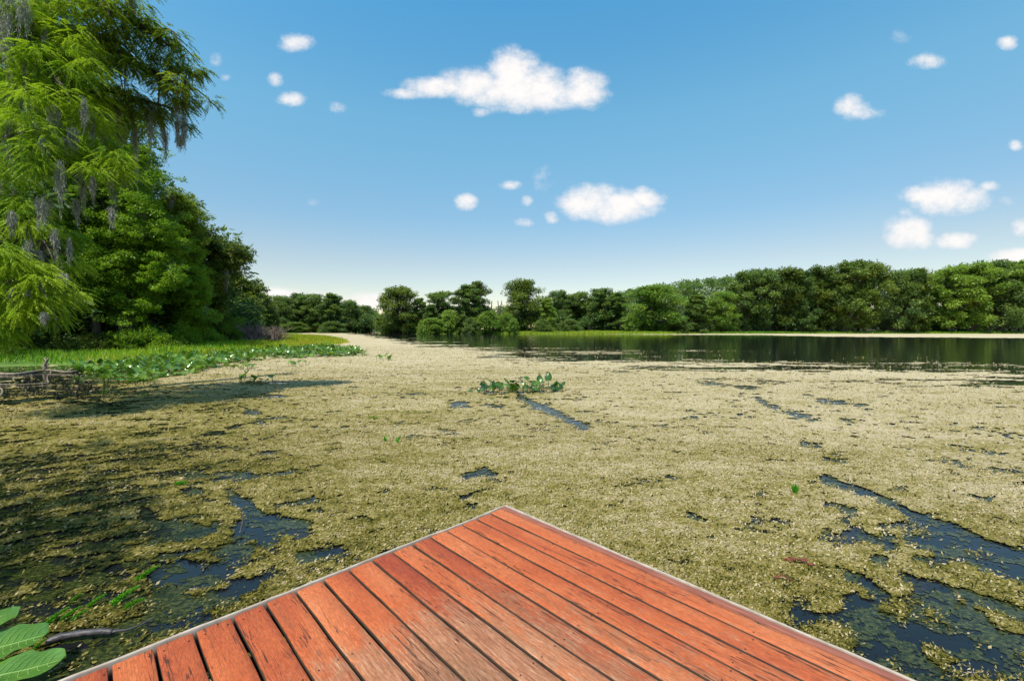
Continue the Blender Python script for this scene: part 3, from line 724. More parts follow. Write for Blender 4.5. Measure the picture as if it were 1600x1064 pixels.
BUSH = [
 (675, 498, 44, 190, 'farbright', 'pale green shrub at the right foot of the broad domed cypress'),
 (704, 486, 40, 194, 'farbright', 'lime green shrub left of the tall mossy column tree'),
 (764, 488, 42, 192, 'farbright', 'lime green shrub right of the tall mossy column tree'),
 (790, 490, 32, 196, 'farbright', 'pale shrub at the left foot of the big domed centre tree'),
 (803, 498, 20, 187, 'farbright', 'small round bright shrub standing alone before the big domed centre tree'),
 (645, 506, 30, 205, 'far', 'low reedy shrub at the water edge under the broad domed cypress'),
 (612, 508, 36, 215, 'far', 'low dark shrub at the left foot of the broad domed cypress'),
 (735, 497, 24, 188, 'far', 'dark shrub at the foot of the tall mossy column tree'),
 (848, 500, 30, 192, 'far', 'dark shrub under the right side of the big domed centre tree'),
 (890, 500, 34, 196, 'far', 'dark green shrub under the airy tree right of centre'),
 (988, 490, 26, 192, 'farbright', 'bright shrub at the left foot of the large bright tree'),
 (1060, 498, 34, 194, 'far', 'shaded shrub at the right foot of the large bright tree'),
 (520, 503, 40, 225, 'far', 'shaded shrub under the pointed grey green tree on the distant left shore'),
 (460, 504, 40, 228, 'far', 'shaded shrub at the waterline of the distant left shore'),
]
for q_ in FAR+BUSH:
    if len(q_[6 if len(q_) == 8 else 5].split()) > 16: print("LONG", q_)
GR_FAR = 'trees along the far shore'
for i, (kd, px, ty, w, dd, mt, lb, var) in enumerate(FAR):
    pr = PROTO[kd][var % len(PROTO[kd])]
    b = at(px, 516, dd); base_z = float(terrain_z(np.array([b[0]]), np.array([dd]))[0])
    h = at(px, ty, dd)[2]-base_z
    build_tree('broadleaf_tree' if kd == 'dome' else 'cypress_tree', pr, (b[0], dd, base_z), w/F*dd/WID[kd]*1.08, h/20*1.0, mt, lb, 'tree', GR_FAR, rng.uniform(0, 6.28), 'bark')
for i, (px, ty, w, dd, mt, lb) in enumerate(BUSH):
    pr = PROTO['bush'][i % 3]; b = at(px, 516, dd); bz = float(terrain_z(np.array([b[0]]), np.array([dd]))[0])
    build_tree('shrub', pr, (b[0], dd, bz), w/F*dd/WID['bush'], (at(px, ty, dd)[2]-bz)/20, mt, lb, 'shrub', 'shrubs along the far shore', rng.uniform(0, 6.28))

# the wood behind them, which reads as one mass
lv = Leaves(); tb = Tubes()
SKX = [400, 430, 470, 520, 560, 590, 640, 700, 760, 860, 900, 940, 980, 1030, 1080, 1150, 1180, 1250, 1290, 1345, 1362, 1376, 1392, 1420, 1480, 1520, 1560, 1600, 1800, 2100]
SKY_ = [470, 466, 464, 467, 474, 482, 484, 484, 480, 470, 464, 457, 451, 441, 434, 427, 424, 423, 421, 414, 418, 428, 429, 428, 422, 415, 411, 411, 414, 425]
for i in range(2600):
    px = rng.uniform(380, 1900)
    D = rng.uniform(222, 330)
    if px < 590: D = rng.uniform(262, 340)
    b = at(px, 516, D)
    topz = at(px, float(np.interp(px, SKX, SKY_))+rng.uniform(1, 8), D)[2]
    gz = float(terrain_z(np.array([b[0]]), np.array([D]))[0])
    q = rng.random()**.6
    z = gz+2+(topz-gz-3)*q
    r = rng.uniform(2.2, 4.0)
    clump_leaves(lv, np.array([b[0], D, z]), r, 85, .9, 1.8, .55, rng.uniform(.2, .8), .55, .1)
for i in range(900):        # dark understorey
    px = rng.uniform(590, 1900) if i < 650 else rng.uniform(385, 590); D = rng.uniform(206, 226) if px > 590 else rng.uniform(248, 262)
    b = at(px, 516, D); clump_leaves(lv, np.array([b[0], D, rng.uniform(.5, 9)]), rng.uniform(1.6, 2.8), 60, .7, 1.5, .55, rng.uniform(.0, .4), .8, .1)
for i in range(1500):       # the wood carries on behind the left shore
    px = rng.uniform(-420, 395); D = rng.uniform(66, 100); b = at(px, 516, D); top = at(0, np.interp(px, [-420, 150, 250, 320, 380, 395], [120, 200, 330, 400, 452, 470]), D)[2]
    clump_leaves(lv, np.array([b[0], D, .3+(top-1)*rng.random()**1.2]), rng.uniform(1.6, 2.8), 90, .4, .8, .5, rng.uniform(.1, .6), .6, .1)
for i in range(700):
    x_ = rng.uniform(-75, -36); y_ = rng.uniform(-25, 62)
    clump_leaves(lv, np.array([x_, y_, .3+17*rng.random()]), rng.uniform(1.8, 3.0), 80, .5, .95, .5, rng.uniform(.1, .5), .6, .1)
for i in range(900):
    px = rng.uniform(-420, 395); D = rng.uniform(60, 68); b = at(px, 516, D)
    clump_leaves(lv, np.array([b[0], D, rng.uniform(.2, 5.5)]), rng.uniform(1.2, 2.2), 90, .4, .8, .5, rng.uniform(0, .35), .8, .1)
for i in range(160):
    px = rng.uniform(600, 1800); D = rng.uniform(215, 250); b = at(px, 516, D)
    z = at(px, 470, D)[2]
    tb.add([(b[0], D, -.5), (b[0]+rng.normal()*.3, D, z*.5), (b[0]+rng.normal()*.6, D, z)], [.5, .35, .2], 5)
wd = link('distant_wood', lv.build('distant_wood', MAT['far'])); tag(wd, 'dense mass of trees rising behind the far shore', 'wood', kind='stuff')
wt = link('wood_trunks', tb.build('wood_trunks', MAT['bark'])); tag(wt, 'bare trunks inside the dense wood behind the far shore', 'wood', kind='stuff')

# bare branching things
def bare(tb, p, d, L_, r, depth, spread=.5, up=.1):
    n = 4; pts = [p]; dd = d
    for k in range(n):
        dd = dd+rng.normal(size=3)*.18; dd[2] += up*.3; dd = dd/np.linalg.norm(dd); pts.append(pts[-1]+dd*L_/n)
    tb.add(pts, np.linspace(r, r*.6, n+1), 4 if depth < 2 else 5, cap=False)
    if depth <= 0: return
    for k in range(3):
        i = rng.integers(2, n+1); nd = dd+rng.normal(size=3)*spread; nd[2] += up; nd /= np.linalg.norm(nd)
        bare(tb, pts[i], nd, L_*rng.uniform(.55, .8), r*.55, depth-1, spread, up)
tb = Tubes(); b = at(1452, 516, 200)
for k in range(5):
    bare(tb, np.array([0, 0, 24.0]), unit(np.array([[rng.normal()*.5, rng.normal()*.3, 1]]))[0], 3.2, .16, 3, .55, .15)
tk_ = Tubes(); tk_.add([(0, 0, -.5), (0, 0, 12), (0, 0, 24.2)], [.5, .35, .18], 8)
g = empty('bare_tree', (b[0], 204, .4)); tag(g, 'grey leafless tree crown poking out of the right hand wood', 'tree')
link('trunk', tk_.build('trunk', MAT['bark']), g); link('branches', tb.build('branches', MAT['twig']), g)

# grey dead bush on the left shore
def dead_bush(px, dd, w, h, label):
    tb = Tubes(); b = at(px, 516, dd)
    for k in range(34):
        a = rng.uniform(0, 6.28); rr = rng.random()**.5*w*.42
        st = np.array([rr*math.cos(a), rr*math.sin(a), -.1]); d = unit(np.array([[math.cos(a)*.25, math.sin(a)*.25, 1]]))[0]
        bare(tb, st, d, h*.42*rng.uniform(.7, 1.1), .085, 3, .45, .12)
    g = empty('dead_bush', (b[0], dd, .15)); tag(g, label, 'bush')
    link('branches', tb.build('branches', MAT['twig']), g)
dead_bush(413, 54, 4.2, 3.4, 'pinkish grey leafless bush at the tip of the left shore trees')

# ------------------------------------------------------------------ left shore trees
def sprays(lv, cen, rad, ntwig, tl, bl, bw, tone, droop=.5, out=None, flat=.8, per=16, tn=.10):
    """feathery drooping twigs: each twig carries two rows of narrow blades"""
    cen = np.asarray(cen, float)
    d = rdir(ntwig); r = rng.random(ntwig)**.5
    st = cen+d*r[:, None]*rad*np.array([1, 1, flat])
    dr = unit(d*np.array([1, 1, .35])+rdir(ntwig)*.35+(out if out is not None else 0)+np.array([0, 0, -droop]))
    ln = tl*rng.uniform(.6, 1.2, ntwig)
    k = np.linspace(.08, 1, per)
    tt = np.clip(tone+rng.normal(size=ntwig)*tn+.08*d[:, 2], 0, 1)
    side = unit(np.cross(dr, np.array([0, 0, 1.0])+rng.normal(size=(ntwig, 3))*.25))
    P = []; Tn = []; S = []; LL = []; TT = []
    for i, q in enumerate(k):
        p = st+dr*(ln*q)[:, None]+np.array([0, 0, -1.0])*(ln*q*q*.28)[:, None]
        for sg in (-1, 1):
            t = unit(dr*.75+side*sg*.8+np.array([0, 0, -.38])+rdir(ntwig)*.22)
            P.append(p); Tn.append(t); S.append(unit(np.cross(t, side*sg*.3+np.array([0, 0, 1.0])+rdir(ntwig)*.4)))
            LL.append(bl*(1.15-.55*q)*rng.uniform(.7, 1.2, ntwig)); TT.append(np.clip(tt+rng.normal(size=ntwig)*.05, 0, 1))
    P = np.concatenate(P); LL = np.concatenate(LL)
    lv.add(P, np.concatenate(Tn), np.concatenate(S), LL, np.full(len(P), bw), np.concatenate(TT), .05)
def moss_drape(root, p, length, width, parent, base, k_=1.0):
    """Spanish moss: a tapering bundle of crinkled hanging strands"""
    lv = Leaves(); n = int(70+width*330/k_)
    lob = [(rng.normal()*width*.33, rng.normal()*width*.22, rng.uniform(.35, 1.0), rng.uniform(.25, .6)) for _ in range(4)]
    for k in range(n):
        lx, ly, ls_, lw_ = lob[k % 4]
        a = rng.uniform(0, 6.28); r = width*lw_*math.sqrt(rng.random())
        L_ = length*ls_*(1-.6*(r/(width*.6)))*rng.uniform(.45, 1.1)
        m_ = max(6, int(L_/.07/k_))
        z = -np.linspace(0, L_, m_)-rng.random()*length*.30+.05*length
        tp = (.55+.45*np.minimum(1, np.linspace(0, 6, m_)))*(1-.72*(np.linspace(0, 1, m_)**1.3)*min(1, L_/length+.2))
        x = lx+r*math.cos(a)*tp+np.cumsum(rng.normal(size=m_))*.006; y = ly+r*math.sin(a)*tp+np.cumsum(rng.normal(size=m_))*.006
        pp = np.stack([x, y, z], 1)+p-base
        d = unit(np.array([0, 0, -1.0])+rng.normal(size=(m_, 3))*.28)
        s = unit(np.cross(d, rdir(m_)))
        ln = np.full(m_, .105*k_)*rng.uniform(.7, 1.3, m_)
        lv.add(pp, d, s, ln, np.full(m_, .0095*k_)*rng.uniform(.6, 1.5, m_), np.clip(.5+rng.normal(size=m_)*.2, 0, 1), .1)
    return link('spanish_moss', lv.build('spanish_moss', MAT['moss']), parent)

# the big near cypress at the left edge: trunk just outside the frame, boughs reaching in
base = np.array([-15.6, 11.6, .1])
T1 = empty('cypress_tree', base); tag(T1, 'huge near cypress with feathery lime green boughs and grey moss at the left edge', 'tree')
tb = Tubes()
tb.add(curve([(0, 0, -1), (0, 0, .6), (.1, 0, 4), (-.1, .2, 9), (.2, 0, 15), (.1, .1, 20)], 5), np.interp(np.linspace(0, 1, 26), [0, .1, .3, 1], [.95, .6, .45, .15]), 10, .05)
for k in range(9):
    a = k*.7; tb.add([(0.3*math.cos(a), .3*math.sin(a), 1.6), (.7*math.cos(a), .7*math.sin(a), .4), (1.1*math.cos(a), 1.1*math.sin(a), -.8)], [.2, .22, .2], 6)
link('trunk', tb.build('trunk', MAT['bark']), T1)
BOUGH = [ # frame points with distance, start and end radius
 ([(-70, 60, 11.6), (60, 55, 11.8), (130, 50, 11.9), (185, 85, 12.1), (250, 120, 12.4), (300, 140, 12.6)], .20, .03),
 ([(-60, -40, 11.6), (60, -20, 11.4), (150, 10, 11.6), (215, 40, 12), (270, 75, 12.4)], .16, .03),
 ([(-60, 150, 11.7), (60, 120, 12.2), (140, 130, 12.6), (200, 150, 12.9), (270, 170, 13)], .13, .03),
 ([(-60, 250, 11.5), (20, 220, 11.2), (80, 240, 10.8), (130, 290, 10.6)], .13, .03),
 ([(-60, 380, 11.4), (0, 350, 11), (50, 370, 10.6), (80, 420, 10.3)], .11, .02),
 ([(-60, 440, 11.4), (-10, 430, 10.6), (40, 450, 10.2), (70, 480, 10)], .09, .02),
 ([(-60, -10, 11.6), (20, 40, 11), (60, 90, 10.7), (110, 150, 10.5)], .13, .03)]
tb = Tubes(); TIPS = []
for pl, r0, r1 in BOUGH:
    P = curve([at(*q)-base for q in pl], 5); tb.add(P, np.linspace(r0, r1, len(P)), 6, .06)
    for j in range(2, len(P)-3):
        for q in range(2):
            dv = unit((rng.normal(size=(1, 3))*np.array([1, .8, .5])+np.array([.5, 0, -.25])))[0]; Lb = rng.uniform(.5, 1.2)
            TIPS.append((P[j]+dv*Lb*.75+np.array([0, 0, -.1]), len(TIPS), (pl, r0)))
            tb.add(curve([P[j], P[j]+dv*Lb*.5+np.array([0, 0, .08]), P[j]+dv*Lb+np.array([0, 0, -.25])], 3), np.linspace(.035, .010, 7), 4, cap=False)
link('bough', tb.build('bough', MAT['bark']), T1)
SP = [ # px, py, distance, radius m, twigs, tone, droop, outward x
 (30, 60, 10.7, .9, 150, .55, .7), (90, 40, 11.0, 1.0, 170, .6, .6), (60, 110, 10.8, 1.0, 200, .7, .7), (110, 120, 10.9, .9, 170, .7, .7), (20, 150, 10.8, 1.0, 170, .5, .7),
 (70, 180, 10.6, 1.1, 230, .75, .7), (120, 200, 10.6, 1.0, 200, .75, .7), (140, 250, 10.6, .8, 150, .7, .8), (30, 240, 10.7, 1.0, 170, .5, .8), (100, 260, 10.5, .9, 150, .55, .8),
 (20, 345, 10.5, .9, 190, .7, .8), (55, 385, 10.3, .9, 210, .85, .8), (20, 420, 10.2, 1.0, 230, .8, .8), (62, 440, 10.2, .8, 190, .9, .8), (20, 475, 10.1, .9, 200, .85, .9), (50, 478, 10.0, .6, 130, .85, .9), (12, 505, 10.0, .6, 110, .8, 1.0), (-30, 450, 10.3, 1.1, 160, .7, .8),
 (-40, 350, 10.6, 1.2, 160, .6, .8), (-50, 200, 11, 1.5, 200, .5, .7), (-60, 60, 11, 1.6, 200, .5, .6), (10, 300, 10.8, .8, 120, .6, .8), (0, 10, 10.9, 1.1, 150, .5, .6)]
lv = Leaves()
for px, py, dd, r, n_t, tn_, dr in SP:
    for q in range(7):           # several tufts, each with its own tone, with dark gaps between
        c0 = at(px, py, dd)-base+rdir(1)[0]*r*.75*np.array([1, 1, .8])
        sprays(lv, c0, r*.42, int(n_t*.33), .33, .075, .019, tn_-.05+rng.normal()*.28, dr*.8, np.array([.25, 0, 0]), .55, 11)
link('foliage', lv.build('foliage', MAT['lime']), T1)
SP2 = [(150, 20, 11.6, .9, 120), (200, 30, 11.9, .7, 80), (235, 62, 12.2, .6, 70), (160, 75, 12, .8, 110), (215, 100, 12.3, .8, 110), (262, 98, 12.5, .6, 90), (292, 108, 12.7, .5, 80), (312, 112, 12.7, .25, 34), (282, 140, 12.7, .55, 80),
       (240, 150, 12.6, .7, 90), (190, 150, 12.6, .7, 90), (290, 165, 12.8, .35, 45), (262, 185, 13, .45, 55), (285, 195, 13, .25, 30), (150, 130, 12.4, .7, 80), (215, 185, 12.9, .55, 60), (185, 0, 11.8, .7, 80), (140, 175, 12.5, .7, 70), (120, -40, 11.5, 1.5, 150), (210, -25, 11.9, .5, 50), (232, 20, 12.2, .35, 30)]
lv = Leaves()
for px, py, dd, r, n_t in SP2:
    for q in range(6):
        c0 = at(px, py, dd)-base+rdir(1)[0]*r*.7*np.array([1, 1, .7])
        sprays(lv, c0, r*.38, int(n_t*.24), .30, .085, .024, .6+rng.normal()*.2, .55, np.array([.3, 0, -.1]), .5, 9)
for tp_, _, (pl, r0) in TIPS:
    if pl in (BOUGH[0][0], BOUGH[1][0], BOUGH[2][0]): sprays(lv, tp_, .28, 22, .28, .085, .024, .6+rng.normal()*.2, .5, None, .6, 9)
link('foliage', lv.build('foliage', MAT['olive']), T1)
MO = [(14, -15, 9.7, 1.5, .5), (34, -5, 9.7, 1.1, .35), (4, 30, 9.6, 1.1, .3), (35, 8, 10.5, 1.0, .4), (8, 60, 10.6, .7, .3), (10, 195, 10.5, .9, .5), (28, 195, 10.5, .8, .35), (60, 190, 9.7, .8, .3), (14, 190, 9.6, 1.0, .35), (36, 200, 9.6, .7, .25), (70, 215, 9.5, .5, .2), (95, 252, 9.5, 1.25, .26), (62, 308, 9.5, .75, .3), (22, 330, 9.4, .6, .3), (100, 225, 10.4, .5, .3), (68, 310, 10.2, .8, .35), (46, 478, 9.3, .5, .25), (112, 200, 9.9, .9, .2), (128, 260, 10.2, 1.3, .2),
      (254, 185, 13, .8, .18), (190, 185, 12.8, 1.6, .4), (165, 190, 12.8, 1.3, .4), (210, 205, 12.9, 1.8, .25), (150, 150, 12.6, 1.0, .35), (275, 190, 13, .4, .12), (205, 150, 12.6, 1.3, .3), (5, 280, 10.5, .7, .35)]
MO = [(a, b, c+.45, d*1.0, w*.5) for a, b, c, d, w in MO]
for q in range(46):
    sp_ = SP[rng.integers(len(SP)-4)]
    MO.append((sp_[0]+rng.normal()*30, sp_[1]+rng.normal()*28+10, sp_[2]-rng.uniform(-.4, .55), rng.uniform(.35, 1.3), rng.uniform(.05, .14)))
for q in range(14):
    sp_ = SP2[rng.integers(len(SP2))]
    MO.append((sp_[0]-5, sp_[1]+15, sp_[2], rng.uniform(.5, 1.4), rng.uniform(.05, .16)))
for px, py, dd, ln, w in MO:
    if py > 380: ln *= .3; w *= .7; py -= 25
    moss_drape(T1, at(px, py, dd), ln, w, T1, base)

# a neighbouring cypress left of the dock, outside the frame: its shade falls on the near weed
def mid_tree(name, label, loc, H, blobs, leafmat, seed, bl=.20, bw=.05, tl=.9, moss=(), tone=.5, rtr=.35, ntw=1.0, per=10, bark='bark', dark=None):
    """a tree whose boughs carry feathery clumps; blobs are (x, y, z, r, twigs) relative to the foot"""
    global rng
    rng = np.random.default_rng(seed)
    g = empty(name, loc); tag(g, label, 'tree', 'cypress trees along the left shore')
    tb = Tubes()
    tb.add(curve([(0, 0, -1), (0, 0, .4), (rng.normal()*.3, rng.normal()*.3, H*.4), (rng.normal()*.5, rng.normal()*.5, H*.92)], 6), np.interp(np.linspace(0, 1, 19), [0, .12, .3, 1], [rtr*1.9, rtr*1.2, rtr, rtr*.25]), 9, .05)
    lv = Leaves()
    for bi, (x, y, z, r, n_) in enumerate(blobs):
        if bi % 3 == 0:
            zb = max(.8, z-math.hypot(x, y)*.4)
            P = curve([(0, 0, zb), (x*.5, y*.5, (z+zb)/2+.2), (x, y, z)], 4); tb.add(P, np.linspace(rtr*.35, .025, len(P)), 5, .05, cap=False)
        if per: sprays(lv, (x, y, z), r, int(n_*ntw), tl, bl, bw, tone+rng.normal()*.14, .35, None, .5, per)
        else:
            clump_leaves(lv, np.array([x, y, z]), r*.85, int(n_*.8), bl*.6, bl*1.3, bw, tone+rng.normal()*.2, .5, .35)
            for q in range(6):     # lumpy edges
                o_ = rdir(1)[0]*r*rng.uniform(.7, 1.5)*np.array([1, 1, .7]); clump_leaves(lv, np.array([x, y, z])+o_, r*rng.uniform(.2, .5), n_//5, bl*.6, bl*1.3, bw, tone+rng.normal()*.2, .5, .35)
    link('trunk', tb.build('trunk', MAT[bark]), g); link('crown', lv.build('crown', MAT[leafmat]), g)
    for (x, y, z, ln, w) in moss:
        moss_drape(g, np.array([x, y, z], float), ln, w, g, np.zeros(3), 2.2)
    return g
def px_blobs(loc, pts, k=1.0):
    out = []
    for (px, py, dd, r, n_) in pts:
        q = at(px, py, dd)-np.array(loc); out.append((q[0], q[1], q[2], r, n_))
    return out
def fill(poly, dd, spread, n, r, twigs):
    """clump centres inside a frame polygon, spread in depth round distance dd"""
    poly = np.array(poly, float); lo = poly.min(0); hi = poly.max(0); out = []
    while len(out) < n:
        x, y = rng.uniform(lo, hi); ins = False
        for i in range(len(poly)):
            a = poly[i]; b = poly[i-1]
            if (a[1] > y) != (b[1] > y) and x < a[0]+(y-a[1])*(b[0]-a[0])/(b[1]-a[1]): ins = not ins
        if ins: out.append((x, y, dd+rng.uniform(-spread, spread), r*rng.uniform(.7, 1.3), twigs))
    return out
def foot(px, dd):
    b = at(px, 516, dd); z = float(terrain_z(np.array([b[0]]), np.array([dd]))[0]); return (b[0], dd, z)

nloc = (-11.8, -3.4, 0)
bl_ = []
for k in range(30):
    a = rng.uniform(0, 6.28); r = rng.uniform(.5, 4.6); bl_.append((r*math.cos(a)+1.2, r*math.sin(a)+1.4, rng.uniform(6.5, 10.5), 1.1, 55))
mid_tree('cypress_tree', 'shading cypress on the near left bank beside the dock, outside the picture', nloc, 11, bl_, 'green', 5, per=8)

def left_tree(label, px, dd, poly, n, r, twigs, leafmat, seed, spread, moss_n=0, ml=1.5, **kw):
    global rng
    rng = np.random.default_rng(seed)
    loc = foot(px, dd); pts = fill(poly, dd, spread, n, r, twigs); bb = px_blobs(loc, pts)
    top = max(b[2] for b in bb)
    ms = []
    for k in range(moss_n):
        b = bb[rng.integers(len(bb))]; ms.append((b[0]+rng.normal()*.5, b[1]-b[3]*.8, b[2]-.2, ml*rng.uniform(.5, 1.2), rng.uniform(.3, .7)*ml*.4))
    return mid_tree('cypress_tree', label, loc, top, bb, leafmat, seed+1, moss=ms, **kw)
KW = dict(per=0)
left_tree('mossy tall tree right behind the near lime boughs, its crown below the overhanging branch', 150, 38,
          [(90, 130), (150, 120), (205, 190), (238, 235), (250, 285), (235, 330), (225, 400), (190, 470), (110, 470), (85, 340), (70, 240)], 160, 1.1, 380, 'green', 11, 2.6, 11, 4.0, bl=.20, bw=.45, tone=.50, **KW)
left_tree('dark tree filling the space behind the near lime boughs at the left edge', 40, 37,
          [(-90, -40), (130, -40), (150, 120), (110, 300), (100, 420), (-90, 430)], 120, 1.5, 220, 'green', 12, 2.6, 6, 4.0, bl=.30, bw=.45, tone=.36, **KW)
left_tree('leafy green tree with low spreading boughs over the marsh grass', 200, 39,
          [(120, 330), (200, 300), (250, 320), (285, 360), (275, 430), (250, 470), (225, 500), (170, 505), (120, 450)], 130, 1.0, 400, 'green', 13, 2.6, 8, 3.0, bl=.20, bw=.45, tone=.66, **KW)
left_tree('olive tall tree behind, peaking where the left skyline starts to fall', 240, 48,
          [(190, 240), (235, 258), (258, 298), (300, 322), (315, 360), (300, 420), (290, 490), (230, 480), (200, 400)], 150, 1.25, 360, 'olive', 14, 3.0, 5, 3.2, bl=.24, bw=.5, tone=.55, **KW)
left_tree('green tree with layered boughs standing before the olive one', 290, 46,
          [(240, 370), (290, 380), (310, 400), (325, 450), (320, 500), (250, 505), (245, 440)], 95, 1.0, 340, 'green', 15, 2.5, 3, 2.5, bl=.23, bw=.5, tone=.62, **KW)
left_tree('flat topped dark tree with a branch stretching right over the skyline notch', 322, 55,
          [(285, 350), (325, 362), (345, 380), (380, 385), (384, 398), (365, 412), (376, 430), (360, 440), (345, 450), (340, 500), (300, 500), (290, 430)], 120, 1.15, 240, 'dark', 16, 2.5, 3, 2.4, bl=.32, bw=.5, tone=.55, **KW)
left_tree('dark tree behind the dead grey bush, last but one of the left shore', 362, 72,
          [(340, 440), (375, 436), (402, 446), (406, 462), (395, 500), (345, 505)], 70, 1.3, 200, 'dark', 17, 2.5, 0, bl=.4, bw=.5, tone=.5, **KW)
left_tree('small dark tree ending the left shore beside the dead grey bush', 405, 95,
          [(385, 458), (418, 464), (422, 480), (420, 505), (385, 507)], 60, 1.6, 160, 'dark', 18, 2.5, 0, bl=.5, bw=.5, tone=.45, **KW)
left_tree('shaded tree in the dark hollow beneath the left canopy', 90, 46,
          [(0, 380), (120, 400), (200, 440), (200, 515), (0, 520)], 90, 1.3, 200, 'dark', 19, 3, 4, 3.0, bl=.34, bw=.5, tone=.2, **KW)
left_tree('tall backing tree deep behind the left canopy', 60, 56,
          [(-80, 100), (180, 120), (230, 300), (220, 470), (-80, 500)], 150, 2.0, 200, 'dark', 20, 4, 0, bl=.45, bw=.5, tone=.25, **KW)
# bright bushes at the foot of the left wood
for i, (px, dd, w, h, mt, lb) in enumerate([
    (232, 38, 5.0, 2.6, 'green', 'bright green bush spilling onto the marsh grass, leftmost of the left shore bushes'),
    (262, 41, 5.5, 2.9, 'green', 'rounded light green bush right of the leftmost shore bush'),
    (300, 45, 5.0, 2.6, 'green', 'low bright bush in front of the layered green tree'),
    (345, 54, 6.0, 5.2, 'lime', 'tall yellow green bush left of the dead grey bush'),
    (322, 50, 4.0, 2.2, 'green', 'small green bush left of the tall yellow green one'),
    (150, 37, 6.0, 1.6, 'dark', 'low shaded bush under the left canopy')]):
    pr = PROTO['bush'][i % 3]; lo = foot(px, dd)
    # nearer, so it gets its own finer leaves
    rng = np.random.default_rng(300+i); lv = Leaves(); tb = Tubes()
    for k in range(46):
        a = rng.uniform(0, 6.28); rr = math.sqrt(rng.random())*w*.5; z = h*(.85*math.sqrt(max(.02, 1-(rr/(w*.52))**2)))*rng.uniform(.35, 1.0)
        c = np.array([rr*math.cos(a), rr*math.sin(a), z]); clump_leaves(lv, c, w*.11, 190, .12, .26, .42, rng.uniform(.35, .85), .7, .15)
        tb.add(curve([(c[0]*.3, c[1]*.3, -.2), (c[0]*.7, c[1]*.7, z*.5), tuple(c)], 3), np.linspace(.05, .015, 7), 4, cap=False)
    g = empty('shrub', lo); tag(g, lb, 'shrub', 'bushes at the foot of the left wood')
    link('stems', tb.build('stems', MAT['bark']), g); link('crown', lv.build('crown', MAT[mt]), g)

# ------------------------------------------------------------------ grass
rng = np.random.default_rng(41)
def grass_field(name, n, region, hmin, hmax, w, tonef, label, sel=None):
    """region: frame rectangle of the ground the tufts stand on, sampled evenly over the ground"""
    x = rng.uniform(region[0], region[1], n); y = rng.uniform(region[2], region[3], n)
    sd = shore_dist(x, y)
    px, py = project(x, y, 0)
    ok = (sd > rng.uniform(-1.2, .6, n)) & (px > -120) & (px < 1750)
    if sel is not None: ok &= sel(x, y, px, py, sd)
    x, y, px, py, sd = [q[ok] for q in (x, y, px, py, sd)]
    z = np.maximum(terrain_z(x, y), -.02)
    m_ = len(x); lv = Leaves()
    t = unit(np.stack([rng.normal(size=m_)*.32, rng.normal(size=m_)*.32, np.ones(m_)], 1))
    s_ = unit(np.stack([rng.normal(size=m_)+1.2, rng.normal(size=m_)*.6, rng.normal(size=m_)*.2], 1))
    hh = rng.uniform(hmin, hmax, m_)*(.7+.8*(fbm(x*.5, y*.5, 5, 3)+.5))
    lv.add(np.stack([x, y, z-.02], 1), t, s_, hh, np.full(m_, w)*rng.uniform(.6, 1.4, m_), np.clip(tonef(x, y, px, py)+rng.normal(size=m_)*.18, 0, 1), .12)
    o = link(name, lv.build(name, MAT['grass'])); tag(o, label, 'grass', kind='stuff')
def tl_(x, y, px, py):
    t = .46+fbm(x*.25, y*.25, 77, 3)*.55
    t += .24*sstep(340, 450, px)*sstep(516, 524, py)+fbm(x*.9, y*.9, 78, 3)*.55*sstep(250, 400, px)+.06*sstep(0, 300, px)
    return t-.14*sstep(200, 60, px)
grass_field('marsh_grass', 260000, (-75, -20, 26, 140), .22, .5, .05, tl_, 'bright green marsh grass turning yellow at its tip along the left shore')
grass_field('tip_grass', 200000, (-62, -17, 34, 120), .30, .75, .08, tl_, 'coarser yellow green grass at the tip of the left marsh', lambda x, y, px, py, sd: (px > 230) & (px < 560))
grass_field('shore_grass', 90000, (-75, 80, 178, 232), .5, 1.1, .22, lambda x, y, px, py: .66+0*x+fbm(x*.1, y*.3, 8, 3)*.25, 'lime green strip of grass along the middle of the far shore')
grass_field('bank_reeds', 60000, (70, 330, 190, 215), .5, 1.0, .2, lambda x, y, px, py: .30+0*x+fbm(x*.1, y*.3, 9, 3)*.4, 'thin dark green fringe of reeds under the right hand wood')
grass_field('inlet_grass', 30000, (-190, -95, 225, 330), .6, 1.1, .25, lambda x, y, px, py: .5+0*x, 'far strip of green grass along the distant left shore')

# ------------------------------------------------------------------ lily pads (spatterdock)
def pad_mesh(L_, Wd, cup=.12, fold=.0, n=7, ripple=.02, seed=0):
    """heart shaped leaf, notch at x=0, tip at x=L_"""
    r_ = np.random.default_rng(seed)
    us = np.linspace(0, 1, n+4); v = []; k = 7
    for u in us:
        wdt = Wd*.5*(math.sin(math.pi*min(1, (u*.92+.08))**.75)**.7)
        for j in range(k):
            s_ = (j/(k-1)-.5)*2
            x = L_*u-(.18*L_*abs(s_)**1.2*(1-u)**3)*1.0+(0)
            y = s_*wdt
            z = cup*abs(s_)**1.6*Wd*.6-fold*u*u*L_+ripple*math.sin(u*9+s_*3+seed)*abs(s_)*Wd
            v.append((x, y, z))
    v = np.array(v); idx = np.arange(len(us)*k).reshape(len(us), k)
    f = np.stack([idx[:-1, :-1], idx[1:, :-1], idx[1:, 1:], idx[:-1, 1:]], -1).reshape(-1, 4)
    return v, f
